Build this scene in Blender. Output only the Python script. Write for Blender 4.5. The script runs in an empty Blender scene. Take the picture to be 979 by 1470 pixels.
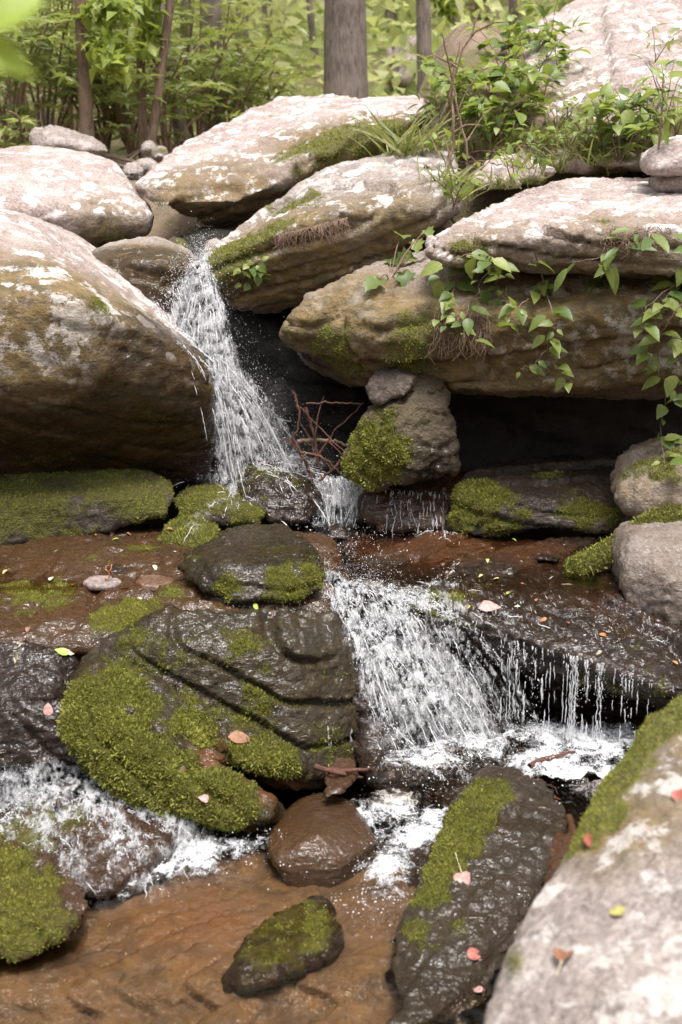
import bpy, bmesh, math, random
import numpy as np
from mathutils import Vector, Matrix
from mathutils.bvhtree import BVHTree

random.seed(7); RNG = np.random.default_rng(7)
SC = bpy.context.scene
COL = SC.collection

# ------------------------------------------------------------------ camera, world, sun, exposure
F = 1600.0; W0, H0 = 979.0, 1470.0
PITCH = math.radians(14.2)
cam = bpy.data.cameras.new('camera'); camo = bpy.data.objects.new('camera', cam); COL.objects.link(camo)
cam.sensor_fit = 'VERTICAL'; cam.sensor_height = 36.0; cam.lens = F/H0*36.0
camo.location = (0, 0, 0); camo.rotation_euler = (math.pi/2-PITCH, 0, 0)
cam.clip_start = 0.05; cam.clip_end = 500
cam.dof.use_dof = True; cam.dof.focus_distance = 4.35; cam.dof.aperture_fstop = 3.0
SC.camera = camo

SUN_EL, SUN_AZ = math.radians(74), math.radians(158)   # azimuth from +Y, negative = left; high, slightly from downstream
wd = bpy.data.worlds.new('World'); SC.world = wd; wd.use_nodes = True
nt = wd.node_tree; nt.nodes.clear()
sky = nt.nodes.new('ShaderNodeTexSky'); sky.sky_type = 'NISHITA'; sky.sun_disc = False
sky.sun_elevation = SUN_EL; sky.sun_rotation = SUN_AZ; sky.dust_density = 4.0; sky.air_density = 1.0
hs = nt.nodes.new('ShaderNodeHueSaturation'); hs.inputs['Saturation'].default_value = 0.22
bg = nt.nodes.new('ShaderNodeBackground'); bg.inputs['Strength'].default_value = 0.08
wo = nt.nodes.new('ShaderNodeOutputWorld')
nt.links.new(sky.outputs[0], hs.inputs['Color']); nt.links.new(hs.outputs[0], bg.inputs[0]); nt.links.new(bg.outputs[0], wo.inputs[0])
sl = bpy.data.lights.new('sun', 'SUN'); so = bpy.data.objects.new('sun', sl); COL.objects.link(so)
sl.energy = 1.5; sl.angle = math.radians(20); sl.color = (1.0, 0.935, 0.90)
sd = Vector((math.sin(SUN_AZ)*math.cos(SUN_EL), math.cos(SUN_AZ)*math.cos(SUN_EL), math.sin(SUN_EL)))
so.rotation_euler = sd.to_track_quat('Z', 'Y').to_euler(); so.location = sd*30
SC.view_settings.view_transform = 'Standard'; SC.view_settings.look = 'None'
SC.view_settings.exposure = 1.85; SC.view_settings.gamma = 1.0
SC.cycles.max_bounces = 6; SC.cycles.transparent_max_bounces = 14
SC.cycles.sample_clamp_indirect = 6.0

# ------------------------------------------------------------------ helpers
CP, SP = math.cos(PITCH), math.sin(PITCH)
def ray(px, py):
    u = (px-W0/2)/F; v = -(py-H0/2)/F
    return Vector((u, CP+v*SP, -SP+v*CP))
def P(px, py, Y):
    d = ray(px, py); return d*(Y/d.y)
def Pz(px, Y, z):            # the point at distance Y and height z that lies in picture column px
    depth = Y*CP - z*SP
    return Vector(((px-W0/2)/F*depth, Y, z))
def tag(o, label=None, cat=None, group=None, kind=None):
    if label: o['label'] = label
    if cat: o['category'] = cat
    if group: o['group'] = group
    if kind: o['kind'] = kind
    return o
def smooth(a, b, x):
    t = np.clip((x-a)/(b-a), 0, 1); return t*t*(3-2*t)

_perm = np.random.default_rng(3).permutation(256); _perm = np.concatenate([_perm, _perm, _perm])
_g = np.random.default_rng(4).normal(size=(256, 3)); _g /= np.linalg.norm(_g, axis=1)[:, None]
def pn(p):
    p = np.asarray(p, dtype=np.float64)
    i = np.floor(p).astype(np.int64); f = p-i; i &= 255
    w = f*f*f*(f*(f*6-15)+10)
    out = np.zeros(len(p))
    for dx in (0, 1):
        wx = w[:, 0] if dx else 1-w[:, 0]
        a = _perm[i[:, 0]+dx]
        for dy in (0, 1):
            wy = w[:, 1] if dy else 1-w[:, 1]
            b = _perm[a+i[:, 1]+dy]
            for dz in (0, 1):
                wz = w[:, 2] if dz else 1-w[:, 2]
                g = _g[_perm[b+i[:, 2]+dz] & 255]
                out += wx*wy*wz*(g[:, 0]*(f[:, 0]-dx)+g[:, 1]*(f[:, 1]-dy)+g[:, 2]*(f[:, 2]-dz))
    return out*1.6
def fbm(p, n=4, ridged=False):
    s = np.zeros(len(p)); a = 1.0; t = 0
    for k in range(n):
        v = pn(p*(2.03**k)+k*17.3)
        if ridged: v = 1-2*np.abs(v)
        s += a*v; t += a; a *= 0.5
    return s/t

def np_mesh(name, V, faces, mat=None, attrs=None, smooth_shade=True):
    """faces: (n,k) int array, or list of such arrays"""
    if not isinstance(faces, list): faces = [faces]
    faces = [np.asarray(f, dtype=np.int32) for f in faces if len(f)]
    me = bpy.data.meshes.new(name)
    V = np.asarray(V, dtype=np.float32)
    me.vertices.add(len(V)); me.vertices.foreach_set('co', V.ravel())
    nl = sum(f.size for f in faces); npz = sum(len(f) for f in faces)
    me.loops.add(nl); me.polygons.add(npz)
    me.loops.foreach_set('vertex_index', np.concatenate([f.ravel() for f in faces]))
    st = []; c = 0
    for f in faces:
        st.append(c+np.arange(len(f))*f.shape[1]); c += f.size
    me.polygons.foreach_set('loop_start', np.concatenate(st).astype(np.int32))
    me.update(calc_edges=True); me.validate()
    if smooth_shade: me.polygons.foreach_set('use_smooth', np.ones(len(me.polygons), dtype=bool))
    if attrs:
        for k, a in attrs.items():
            at = me.attributes.new(k, 'FLOAT', 'POINT'); at.data.foreach_set('value', np.asarray(a, dtype=np.float32))
    if mat: me.materials.append(mat)
    return me
def link(name, me, parent=None, loc=(0, 0, 0)):
    o = bpy.data.objects.new(name, me); COL.objects.link(o); o.location = loc
    if parent: o.parent = parent
    return o
def empty(name, loc):
    o = bpy.data.objects.new(name, None); COL.objects.link(o); o.location = loc; o.empty_display_size = 0.05
    return o

def tubes(paths, radii, sides=6):
    """paths: list of (n,3) arrays; radii: list of (n,) -> V, F arrays (open ends pinched)"""
    VV, FF = [], []; off = 0
    ang = np.arange(sides)*2*math.pi/sides
    for p, r in zip(paths, radii):
        p = np.asarray(p, float); r = np.asarray(r, float); n = len(p)
        t = np.gradient(p, axis=0); t /= np.linalg.norm(t, axis=1)[:, None]+1e-9
        ref = np.array([0.31, 0.17, 0.93]) if abs(t[:, 2]).mean() < 0.8 else np.array([0.9, 0.3, 0.1])
        a = np.cross(t, ref); a /= np.linalg.norm(a, axis=1)[:, None]+1e-9
        b = np.cross(t, a)
        ring = p[:, None, :] + r[:, None, None]*(np.cos(ang)[None, :, None]*a[:, None, :]+np.sin(ang)[None, :, None]*b[:, None, :])
        VV.append(ring.reshape(-1, 3))
        i = np.arange(n-1)[:, None]*sides; j = np.arange(sides)[None, :]; k = (j+1) % sides
        q = np.stack([i+j, i+k, i+sides+k, i+sides+j], -1).reshape(-1, 4)+off
        FF.append(q); off += n*sides
    return np.concatenate(VV), np.concatenate(FF)

def instance(base_v, base_f, M, T):
    """M (N,3,3) rows applied as M@v ; T (N,3)"""
    N = len(T); k = len(base_v)
    V = np.einsum('nij,kj->nki', M, base_v)+T[:, None, :]
    Fc = [(np.asarray(f)[None]+(np.arange(N)*k)[:, None, None]).reshape(-1, np.asarray(f).shape[1]) for f in base_f]
    return V.reshape(-1, 3), Fc
def frames(d, up, s):
    """columns: x = leaf width, y = leaf length direction d, z = normal near up"""
    d = d/(np.linalg.norm(d, axis=1)[:, None]+1e-9)
    x = np.cross(d, up); x /= np.linalg.norm(x, axis=1)[:, None]+1e-9
    z = np.cross(x, d)
    return np.stack([x, d, z], -1)*s[:, None, None]

# ------------------------------------------------------------------ node helpers and materials
class NT:
    def __init__(s, name):
        s.m = bpy.data.materials.new(name); s.m.use_nodes = True; s.t = s.m.node_tree; s.t.nodes.clear()
        s.out = s.n('ShaderNodeOutputMaterial')
    def n(s, ty, **kw):
        nd = s.t.nodes.new(ty)
        for k, v in kw.items():
            if hasattr(nd, k) and not k[0].isupper(): setattr(nd, k, v)
            else: s.set(nd.inputs[k.replace('_', ' ')], v)
        return nd
    def set(s, inp, v):
        if isinstance(v, bpy.types.NodeSocket): s.t.links.new(v, inp)
        elif isinstance(v, bpy.types.Node): s.t.links.new(v.outputs[0], inp)
        else:
            if isinstance(v, tuple) and len(v) == 3 and inp.type == 'RGBA': v = (*v, 1)
            inp.default_value = v
    def attr(s, name): return s.n('ShaderNodeAttribute', attribute_name=name).outputs['Fac']
    def noise(s, vec, scale, detail=4, rough=0.55, dist=0.0):
        return s.n('ShaderNodeTexNoise', Vector=vec, Scale=scale, Detail=detail, Roughness=rough, Distortion=dist).outputs['Fac']
    def ramp(s, f, a, b, lo=0.0, hi=1.0):
        nd = s.n('ShaderNodeMapRange'); nd.interpolation_type = 'SMOOTHSTEP'
        s.set(nd.inputs[0], f); nd.inputs[1].default_value = a; nd.inputs[2].default_value = b
        nd.inputs[3].default_value = lo; nd.inputs[4].default_value = hi
        return nd.outputs[0]
    def math(s, op, a, b=0.0, clamp=False):
        nd = s.n('ShaderNodeMath', operation=op); nd.use_clamp = clamp
        s.set(nd.inputs[0], a); s.set(nd.inputs[1], b); return nd.outputs[0]
    def mix(s, f, a, b, mode='MIX'):
        nd = s.n('ShaderNodeMix', data_type='RGBA', blend_type=mode)
        s.set(nd.inputs[0], f); s.set(nd.inputs[6], a); s.set(nd.inputs[7], b); return nd.outputs[2]
    def pos(s): return s.n('ShaderNodeNewGeometry').outputs['Position']
    def done(s, surf): s.t.links.new(surf.outputs[0] if isinstance(surf, bpy.types.Node) else surf, s.out.inputs[0]); return s.m

def rock_mat(name, a, b, alg=(0.095, 0.07, 0.032), lich=(0.66, 0.62, 0.585), iron=(0.20, 0.085, 0.03), bump=0.7):
    N = NT(name); p = N.pos()
    mp = N.n('ShaderNodeMapping', Vector=p); mp.inputs['Scale'].default_value = (1.0, 1.0, 2.6); mp.inputs['Rotation'].default_value = (0.2, -0.35, 0)
    n1 = N.noise(p, 2.3, 6, 0.6); n2 = N.noise(mp.outputs[0], 9, 8, 0.65, 0.6); n3 = N.noise(p, 75, 4, 0.6); n4 = N.noise(p, 28, 6, 0.7)
    c = N.mix(N.ramp(n1, 0.35, 0.65), a, b)
    c = N.mix(N.ramp(n2, 0.3, 0.75, 0.0, 0.75), c, tuple(x*0.5 for x in b))
    c = N.mix(N.ramp(n3, 0.42, 0.7, 0.0, 0.40), c, tuple(min(1, x*1.5) for x in a))
    c = N.mix(N.ramp(n3, 0.5, 0.25, 0.0, 0.45), c, tuple(x*0.35 for x in b))
    # dull algae film on damp faces, patchy
    al = N.math('MULTIPLY', N.attr('alg'), N.ramp(n4, 0.15, 0.5))
    ac = N.mix(N.ramp(n2, 0.35, 0.65), alg, tuple(x*y for x, y in zip(alg, (2.1, 1.9, 1.5))))
    c = N.mix(al, c, ac)
    # crustose lichen
    vo = N.n('ShaderNodeTexVoronoi', Vector=p, Scale=16.0, Randomness=1.0)
    ln = N.math('ADD', N.noise(p, 6.5, 10, 0.78, 0.15), N.math('MULTIPLY', vo.outputs['Distance'], -0.10))
    wv = N.n('ShaderNodeVectorMath', operation='SCALE'); N.set(wv.inputs[0], N.n('ShaderNodeTexNoise', Vector=p, Scale=18.0, Detail=4.0).outputs['Color']); wv.inputs['Scale'].default_value = 0.09
    av = N.n('ShaderNodeVectorMath', operation='ADD'); N.set(av.inputs[0], p); N.set(av.inputs[1], wv.outputs[0])
    v2 = N.n('ShaderNodeTexVoronoi', Vector=av.outputs[0], Scale=8.5); sc_ = N.n('ShaderNodeSeparateColor', Color=v2.outputs['Color'])
    spot = N.ramp(N.math('SUBTRACT', N.math('MULTIPLY', sc_.outputs[0], 0.75), N.math('ADD', v2.outputs['Distance'], 0.22)), 0.0, 0.06)
    lm = N.math('MULTIPLY', N.math('MAXIMUM', N.math('MULTIPLY', N.ramp(ln, 0.47, 0.535), 0.8), N.math('MULTIPLY', spot, 0.9)), N.attr('lich'), True)
    c = N.mix(lm, c, N.mix(N.ramp(n4, 0.3, 0.7), lich, tuple(x*0.78 for x in lich)))
    # black specks of lichen
    dk = N.noise(p, 38, 5, 0.7, 0.4)
    c = N.mix(N.math('MULTIPLY', N.ramp(dk, 0.64, 0.70), 0.6), c, (0.03, 0.028, 0.022))
    ir = N.math('MULTIPLY', N.attr('iron'), N.ramp(n2, 0.25, 0.65, 0.35, 1.0))
    c = N.mix(ir, c, N.mix(n4, iron, tuple(x*2.2 for x in iron)))
    wet = N.attr('wet')
    c = N.mix(N.math('MULTIPLY', wet, 0.9), c, N.mix(0.9, c, (0.21, 0.16, 0.125), 'MULTIPLY'))
    # moss
    mo = N.math('ADD', N.attr('moss'), N.math('MULTIPLY', N.math('SUBTRACT', n4, 0.5), 0.7))
    mm = N.math('MULTIPLY', N.ramp(mo, 0.25, 0.85), 0.95)
    mc = N.mix(N.ramp(n3, 0.3, 0.7), (0.06, 0.062, 0.012), (0.17, 0.165, 0.025))
    mc = N.mix(N.ramp(n2, 0.4, 0.7), mc, (0.10, 0.085, 0.025))
    c = N.mix(mm, c, mc)
    # wet gloss patchy, moss rough
    r = N.n('ShaderNodeMix', data_type='FLOAT'); N.set(r.inputs[0], N.math('MULTIPLY', wet, N.math('SUBTRACT', 1.0, mm)))
    r.inputs[2].default_value = 0.85; N.set(r.inputs[3], N.ramp(n4, 0.35, 0.7, 0.10, 0.42))
    h = N.math('ADD', N.math('MULTIPLY', n2, 0.55), N.math('MULTIPLY', n4, 0.55)); h = N.math('ADD', h, N.math('MULTIPLY', n3, 0.24))
    h = N.math('ADD', h, N.math('MULTIPLY', lm, 0.05))
    h = N.math('ADD', h, N.math('MULTIPLY', mm, N.math('MULTIPLY', N.noise(p, 130, 3, 0.6), 0.6)))
    bp = N.n('ShaderNodeBump', Strength=bump, Distance=0.05, Height=h)
    cb = N.n('ShaderNodeBump', Strength=0.5, Distance=0.02, Height=N.math('ADD', N.noise(mp.outputs[0], 30, 3, 0.55, 0.6), N.math('MULTIPLY', N.noise(p, 95, 2, 0.5), 0.4)))
    bs = N.n('ShaderNodeBsdfPrincipled', Base_Color=c, Roughness=r.outputs[0], Normal=bp)
    film = N.math('MULTIPLY', N.math('MULTIPLY', wet, N.ramp(N.noise(mp.outputs[0], 5.0, 5, 0.6, 0.4), 0.38, 0.60, 0.42, 1.0)), N.math('SUBTRACT', 1.0, mm), True)
    N.set(bs.inputs['Coat Weight'], film); bs.inputs['Coat Roughness'].default_value = 0.15; N.set(bs.inputs['Specular IOR Level'], N.math('SUBTRACT', 0.5, N.math('MULTIPLY', wet, 0.47))); bs.inputs['Coat IOR'].default_value = 1.5
    N.set(bs.inputs['Coat Normal'], cb.outputs[0])
    return N.done(bs)

PINK = rock_mat('rock_pink', (0.45, 0.37, 0.34), (0.32, 0.25, 0.225))
GREY = rock_mat('rock_grey', (0.36, 0.31, 0.28), (0.25, 0.205, 0.18))
DARK = rock_mat('rock_dark', (0.13, 0.095, 0.07), (0.06, 0.043, 0.031), alg=(0.05, 0.042, 0.018), bump=0.95)
RUST = rock_mat('rock_rust', (0.23, 0.155, 0.105), (0.11, 0.07, 0.045), iron=(0.17, 0.08, 0.032), bump=0.8)
HOLLOW_SHADE = rock_mat('rock_hollow_shade', (0.024, 0.020, 0.017), (0.014, 0.012, 0.010), alg=(0.012, 0.011, 0.007))  # near-black base colour puts the hollow's shade into its back wall
BROWN = rock_mat('rock_brown', (0.34, 0.245, 0.185), (0.15, 0.10, 0.068), alg=(0.12, 0.085, 0.05), bump=0.6)

def leaf_mat(name, c1, c2, rough=0.45, trans=0.45, attr=True):
    N = NT(name)
    v = N.attr('var') if attr else N.n('ShaderNodeObjectInfo').outputs['Random']
    c = N.mix(v, c1, c2)
    c = N.mix(N.ramp(N.noise(N.pos(), 60, 2), 0.3, 0.7, 0, 0.25), c, tuple(x*0.6 for x in c1))
    bs = N.n('ShaderNodeBsdfPrincipled', Base_Color=c, Roughness=rough)
    tr = N.n('ShaderNodeBsdfTranslucent', Color=N.mix(0.4, c, (0.30, 0.36, 0.03)))
    mx = N.n('ShaderNodeMixShader'); mx.inputs[0].default_value = trans
    N.set(mx.inputs[1], bs.outputs[0]); N.set(mx.inputs[2], tr.outputs[0])
    return N.done(mx)
LEAF_VINE = leaf_mat('leaf_vine', (0.085, 0.15, 0.03), (0.34, 0.39, 0.10), attr=False)
LEAF_PLANT = leaf_mat('leaf_plant', (0.075, 0.14, 0.025), (0.32, 0.38, 0.08), attr=False)
LEAF_SHRUB = leaf_mat('leaf_shrub', (0.15, 0.20, 0.055), (0.46, 0.48, 0.18), 0.38, 0.5)
LEAF_TREE = leaf_mat('leaf_tree', (0.18, 0.26, 0.04), (0.40, 0.46, 0.10), 0.5, 0.5)
LEAF_FAR = leaf_mat('leaf_far', (0.46, 0.50, 0.18), (0.74, 0.74, 0.42), 0.5, 0.6)  # colours paled to stand in for haze and glow on the far slope
GRASS = leaf_mat('grass_blade', (0.13, 0.17, 0.04), (0.40, 0.36, 0.17), 0.6, 0.4)
MOSS = leaf_mat('moss_blade', (0.06, 0.065, 0.014), (0.34, 0.34, 0.06), 0.9, 0.3)
def fallen_mat(name, c):
    N = NT(name); cc = N.mix(N.ramp(N.noise(N.pos(), 90, 4), 0.35, 0.7), c, tuple(x*0.55 for x in c))
    return N.done(N.n('ShaderNodeBsdfPrincipled', Base_Color=cc, Roughness=0.55))
FALL = {'pink': fallen_mat('leaf_pink', (0.50, 0.28, 0.25)), 'red': fallen_mat('leaf_red', (0.36, 0.11, 0.075)),
        'orange': fallen_mat('leaf_orange', (0.55, 0.20, 0.06)), 'yellow': fallen_mat('leaf_yellow', (0.48, 0.42, 0.14)),
        'cream': fallen_mat('leaf_cream', (0.62, 0.55, 0.40)), 'brown': fallen_mat('leaf_brown', (0.26, 0.12, 0.06)),
        'green': fallen_mat('leaf_green', (0.30, 0.42, 0.06))}
def bark_mat(name, a, b, sx=14):
    N = NT(name); p = N.pos()
    mp = N.n('ShaderNodeMapping', Vector=p); mp.inputs['Scale'].default_value = (1, 1, 0.16)
    n = N.noise(mp.outputs[0], sx*4, 6, 0.7, 0.5); m = N.noise(p, 5, 4)
    c = N.mix(N.ramp(n, 0.35, 0.65), a, b); c = N.mix(N.ramp(m, 0.4, 0.7, 0, 0.5), c, tuple(x*1.5 for x in b))
    bp = N.n('ShaderNodeBump', Strength=0.8, Distance=0.02, Height=n)
    return N.done(N.n('ShaderNodeBsdfPrincipled', Base_Color=c, Roughness=0.9, Normal=bp))
BARK = bark_mat('bark_grey', (0.085, 0.065, 0.052), (0.22, 0.175, 0.15))
BARK_B = bark_mat('bark_brown', (0.10, 0.065, 0.045), (0.22, 0.15, 0.105))
TWIG = bark_mat('twig_bark', (0.14, 0.085, 0.055), (0.30, 0.20, 0.14), 30)
STICK = bark_mat('stick_wet', (0.05, 0.022, 0.015), (0.16, 0.07, 0.045), 30)
def soil_mat():
    N = NT('soil'); p = N.pos()
    n = N.noise(p, 3, 8, 0.65); m = N.noise(p, 40, 6, 0.7); f = N.noise(p, 0.35, 5)
    c = N.mix(N.ramp(n, 0.35, 0.65), (0.20, 0.14, 0.095), (0.33, 0.24, 0.17)); c = N.mix(N.ramp(m, 0.45, 0.7, 0, 0.7), c, (0.36, 0.27, 0.19))
    sep = N.n('ShaderNodeSeparateXYZ', Vector=p)
    far = N.math('MULTIPLY', N.ramp(sep.outputs[1], 9, 14), N.ramp(f, 0.3, 0.6))
    c = N.mix(far, c, N.mix(m, (0.16, 0.22, 0.04), (0.36, 0.40, 0.12)))
    g = N.math('MULTIPLY', N.ramp(N.noise(p, 4.5, 6, 0.6), 0.45, 0.6), N.ramp(sep.outputs[2], -0.4, 0.1))
    c = N.mix(N.math('MULTIPLY', g, 0.7), c, N.mix(m, (0.08, 0.09, 0.02), (0.2, 0.19, 0.05)))
    # gravel of the stream bed is dark and wet
    c = N.mix(N.ramp(sep.outputs[2], -0.9, -1.2), c, N.mix(m, (0.03, 0.022, 0.016), (0.12, 0.08, 0.05)))
    bp = N.n('ShaderNodeBump', Strength=0.9, Distance=0.05, Height=m)
    return N.done(N.n('ShaderNodeBsdfPrincipled', Base_Color=c, Roughness=0.95, Normal=bp))
SOIL = soil_mat()
def water_mat(name, tint, bumpscale=14, strength=0.35, glossmul=1.0):
    N = NT(name); p = N.pos()
    n = N.noise(p, bumpscale, 4, 0.5, 0.7); n2 = N.noise(p, bumpscale*3.1, 2, 0.5, 0.3)
    bp = N.n('ShaderNodeBump', Strength=strength, Distance=0.05, Height=N.math('ADD', n, N.math('MULTIPLY', n2, 0.3)))
    fr = N.n('ShaderNodeFresnel', IOR=1.33, Normal=bp)
    tr = N.n('ShaderNodeBsdfTransparent', Color=tint); gl = N.n('ShaderNodeBsdfGlossy', Roughness=0.06, Normal=bp)
    mx = N.n('ShaderNodeMixShader'); N.set(mx.inputs[0], N.math('MULTIPLY', fr, glossmul, True)); N.set(mx.inputs[1], tr.outputs[0]); N.set(mx.inputs[2], gl.outputs[0])
    return N.done(mx)
WATER = water_mat('water_pool', (0.80, 0.66, 0.52))
def white_water(name, opacity, col=(0.86, 0.88, 0.90)):
    N = NT(name)
    bs = N.n('ShaderNodeBsdfPrincipled', Base_Color=col, Roughness=0.12, IOR=1.33)
    tl = N.n('ShaderNodeBsdfTranslucent', Color=col); tr = N.n('ShaderNodeBsdfTransparent')
    m1 = N.n('ShaderNodeMixShader'); m1.inputs[0].default_value = 0.5; N.set(m1.inputs[1], bs.outputs[0]); N.set(m1.inputs[2], tl.outputs[0])
    m2 = N.n('ShaderNodeMixShader'); m2.inputs[0].default_value = opacity; N.set(m2.inputs[1], tr.outputs[0]); N.set(m2.inputs[2], m1.outputs[0])
    return N.done(m2)
FOAM = white_water('white_water', 0.94, (0.95, 0.96, 0.97))
def lace_water(name):
    N = NT(name); p = N.pos(); col = (0.95, 0.96, 0.97)
    mp = N.n('ShaderNodeMapping', Vector=p); mp.inputs['Scale'].default_value = (1.0, 0.7, 0.30)
    a = N.noise(mp.outputs[0], 95, 5, 0.7, 0.5); b = N.noise(p, 22, 4, 0.6, 0.4)
    al = N.ramp(N.math('ADD', a, N.math('MULTIPLY', N.math('SUBTRACT', b, 0.5), 0.8)), 0.46, 0.72, 0.0, 0.8)
    al = N.math('MULTIPLY', al, N.attr('edge'))
    bp = N.n('ShaderNodeBump', Strength=0.8, Distance=0.02, Height=a)
    bs = N.n('ShaderNodeBsdfPrincipled', Base_Color=col, Roughness=0.15, IOR=1.33, Normal=bp)
    tl = N.n('ShaderNodeBsdfTranslucent', Color=col); tr = N.n('ShaderNodeBsdfTransparent')
    m1 = N.n('ShaderNodeMixShader'); m1.inputs[0].default_value = 0.5; N.set(m1.inputs[1], bs.outputs[0]); N.set(m1.inputs[2], tl.outputs[0])
    m2 = N.n('ShaderNodeMixShader'); N.set(m2.inputs[0], al); N.set(m2.inputs[1], tr.outputs[0]); N.set(m2.inputs[2], m1.outputs[0])
    return N.done(m2)
LACE = lace_water('lace_water')

# ------------------------------------------------------------------ the ground: one sheet
def ground_z(X, Y):
    z = np.interp(Y, [-30, 0, 2.9, 3.3, 3.9, 4.6, 5.2, 5.6, 5.9, 6.3, 7.5, 9.0, 13, 30, 70, 400],
                  [-3.5, -2.15, -1.98, -1.95, -2.0, -2.1, -2.1, -1.8, -0.7, -0.25, 0.28, 0.52, 0.95, 7.2, 24, 30])
    # right bank climbs behind the stacked slabs
    rb = 0.92*smooth(0.12, 0.72, X-0.06*(Y-6))*smooth(5.5, 5.85, Y)*(1-0.35*smooth(8.5, 13, Y))
    z = z + rb*(1-0.42*smooth(0.95, 1.45, X)*smooth(5.9, 6.5, Y)) + smooth(2.2, 9, X)*4.5*smooth(-8, 3, Y)
    z = z + 7.5*smooth(-3.0, -15.0, Y)  # unseen bank added behind the camera to block low sky light
    z = z + smooth(-2.2, -9, X)*4.5*smooth(-8, 3, Y)*(1-smooth(8, 12, Y))
    return z
def build_ground():
    ys = np.concatenate([np.linspace(-30, 1, 24), np.linspace(1.2, 11, 140), np.linspace(11.3, 60, 90), np.linspace(65, 400, 30)])
    xs = np.concatenate([np.linspace(-200, -6, 40), np.linspace(-5.8, 6, 130), np.linspace(6.3, 200, 40)])
    X, Y = np.meshgrid(xs, ys); sh = X.shape
    z = ground_z(X.ravel(), Y.ravel()); p = np.stack([X.ravel(), Y.ravel(), z], 1)
    p[:, 2] += 0.05*fbm(p*1.7, 4)+0.035*fbm(p*6, 3)+np.where(p[:, 1] > 8, 0.3*fbm(p*0.35, 3), 0)
    i = np.arange(sh[0]-1)[:, None]*sh[1]+np.arange(sh[1]-1)[None]
    q = np.stack([i, i+1, i+1+sh[1], i+sh[1]], -1).reshape(-1, 4)
    o = link('ground', np_mesh('ground', p, q, SOIL)); o['kind'] = 'structure'; o['label'] = 'brown soil and leaf litter of the wooded stream bank'
    return o
ground = build_ground()

# ------------------------------------------------------------------ rocks: hulls -> remesh -> weathered
ROCKS = []
def rock(key, name, label, hulls, mat, vox=0.02, amp=0.03, strata=None, smooth_it=6, fine=0.006, back=0.5, shrink=0.75,
         moss=(), wet=0.0, wetb=(), alg=(), algbase=0.0, lich=0.0, lichb=(), iron=(), ironbase=0.0, moss_up=-9, blades=0, mosslen=0.012,
         cat='boulder', group=None, freq=2.2, bare=()):
    ROCKS.append(dict(locals()))
def pts(lst, back=0.5, shrink=0.75):
    f = [P(*q) if q[2] > 0.9 else Pz(*q) for q in lst]   # (px, py, Y) or (px, Y, z)
    c = sum(f, Vector())/len(f)
    b = [Vector((c.x+(v.x-c.x)*shrink, v.y+back, c.z+(v.z-c.z)*shrink)) for v in f] if back > 0 else []
    return f+b

NL = (0.35, -0.25, 0.9)
rock('left', 'boulder', 'huge boulder with pinkish lit top and dark wet brown face beside the upper waterfall',
     [[(-260, 250, 4.9), (-260, 420, 4.05), (-260, 560, 4.15), (-260, 700, 4.9), (0, 300, 5.0), (60, 333, 4.98), (130, 383, 4.9), (190, 436, 4.80), (250, 490, 4.68), (295, 522, 4.58), (308, 556, 4.56), (306, 600, 4.62), (298, 690, 4.95),
       (0, 425, 4.15), (110, 428, 4.2), (200, 470, 4.36), (262, 505, 4.52), (120, 545, 4.2), (0, 560, 4.15), (220, 560, 4.42), (0, 705, 4.85), (200, 705, 4.95)]],
     PINK, vox=0.022, amp=0.022, fine=0.0035, strata=((0.45, -0.3, 0.85), 0.16, 0.010), back=0.9, shrink=0.85, lich=0.9, smooth_it=2,
     alg=[(60, 520, 0.50, 1.6), (250, 560, 0.45, 1.6), (150, 600, 0.55, 1.6), (-100, 560, 0.6, 1.6), (270, 520, 0.25, 1.5)], wetb=[(255, 580, 0.36, 2.2), (170, 650, 0.40, 2.2), (60, 660, 0.38, 2.2), (-60, 670, 0.38, 2.2), (275, 530, 0.18, 1.8), (230, 520, 0.14, 1.6)],
     lichb=[(60, 470, 0.25, -0.9)], moss=[(60, 660, 0.18, 0.55), (150, 440, 0.12, 0.5), (130, 500, 0.13, 0.5), (230, 600, 0.15, 0.5)], blades=3000, mosslen=0.010)
rock('upleft', 'boulder', 'rounded pale boulder blotched with white lichen beside the rooted bank',
     [[(-120, 214, 6.9), (60, 211, 6.95), (120, 216, 6.85), (160, 230, 6.7), (188, 262, 6.4), (219, 308, 6.15), (214, 336, 6.2), (110, 362, 6.0), (-120, 335, 5.8), (0, 300, 5.85), (120, 305, 5.95), (-120, 270, 6.0), (60, 250, 6.2)]],
     PINK, vox=0.028, amp=0.03, back=0.5, lich=1.25, smooth_it=7, moss=[(180, 350, 0.15, 0.7)], alg=[(150, 350, 0.25, 1.0)])
rock('upcentre', 'boulder', 'broad pale lichen-covered boulder sloping down in front of the thick tree trunk',
     [[(185, 264, 6.3), (215, 288, 6.15), (262, 292, 6.08), (330, 293, 6.02), (388, 268, 6.1), (440, 228, 6.3), (540, 190, 6.6), (612, 165, 6.9), (245, 222, 6.85), (330, 172, 7.4), (400, 143, 7.8), (540, 135, 8.1), (622, 134, 8.2), (650, 180, 7.5),
       (350, 333, 6.45), (300, 326, 6.4), (420, 300, 6.55), (600, 215, 7.0)]],
     PINK, vox=0.028, amp=0.03, strata=((-0.22, -0.25, 0.94), 0.14, 0.03), back=0.35, shrink=0.8, lich=1.15, smooth_it=3,
     moss=[(470, 235, 0.25, 1.0), (540, 215, 0.28, 1.1), (430, 260, 0.2, 0.9)], alg=[(350, 320, 0.35, 1.5), (470, 270, 0.4, 1.5), (570, 210, 0.35, 1.5), (280, 310, 0.25, 1.3)], wetb=[(350, 330, 0.2, 0.7)], blades=2500, mosslen=0.016)
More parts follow.
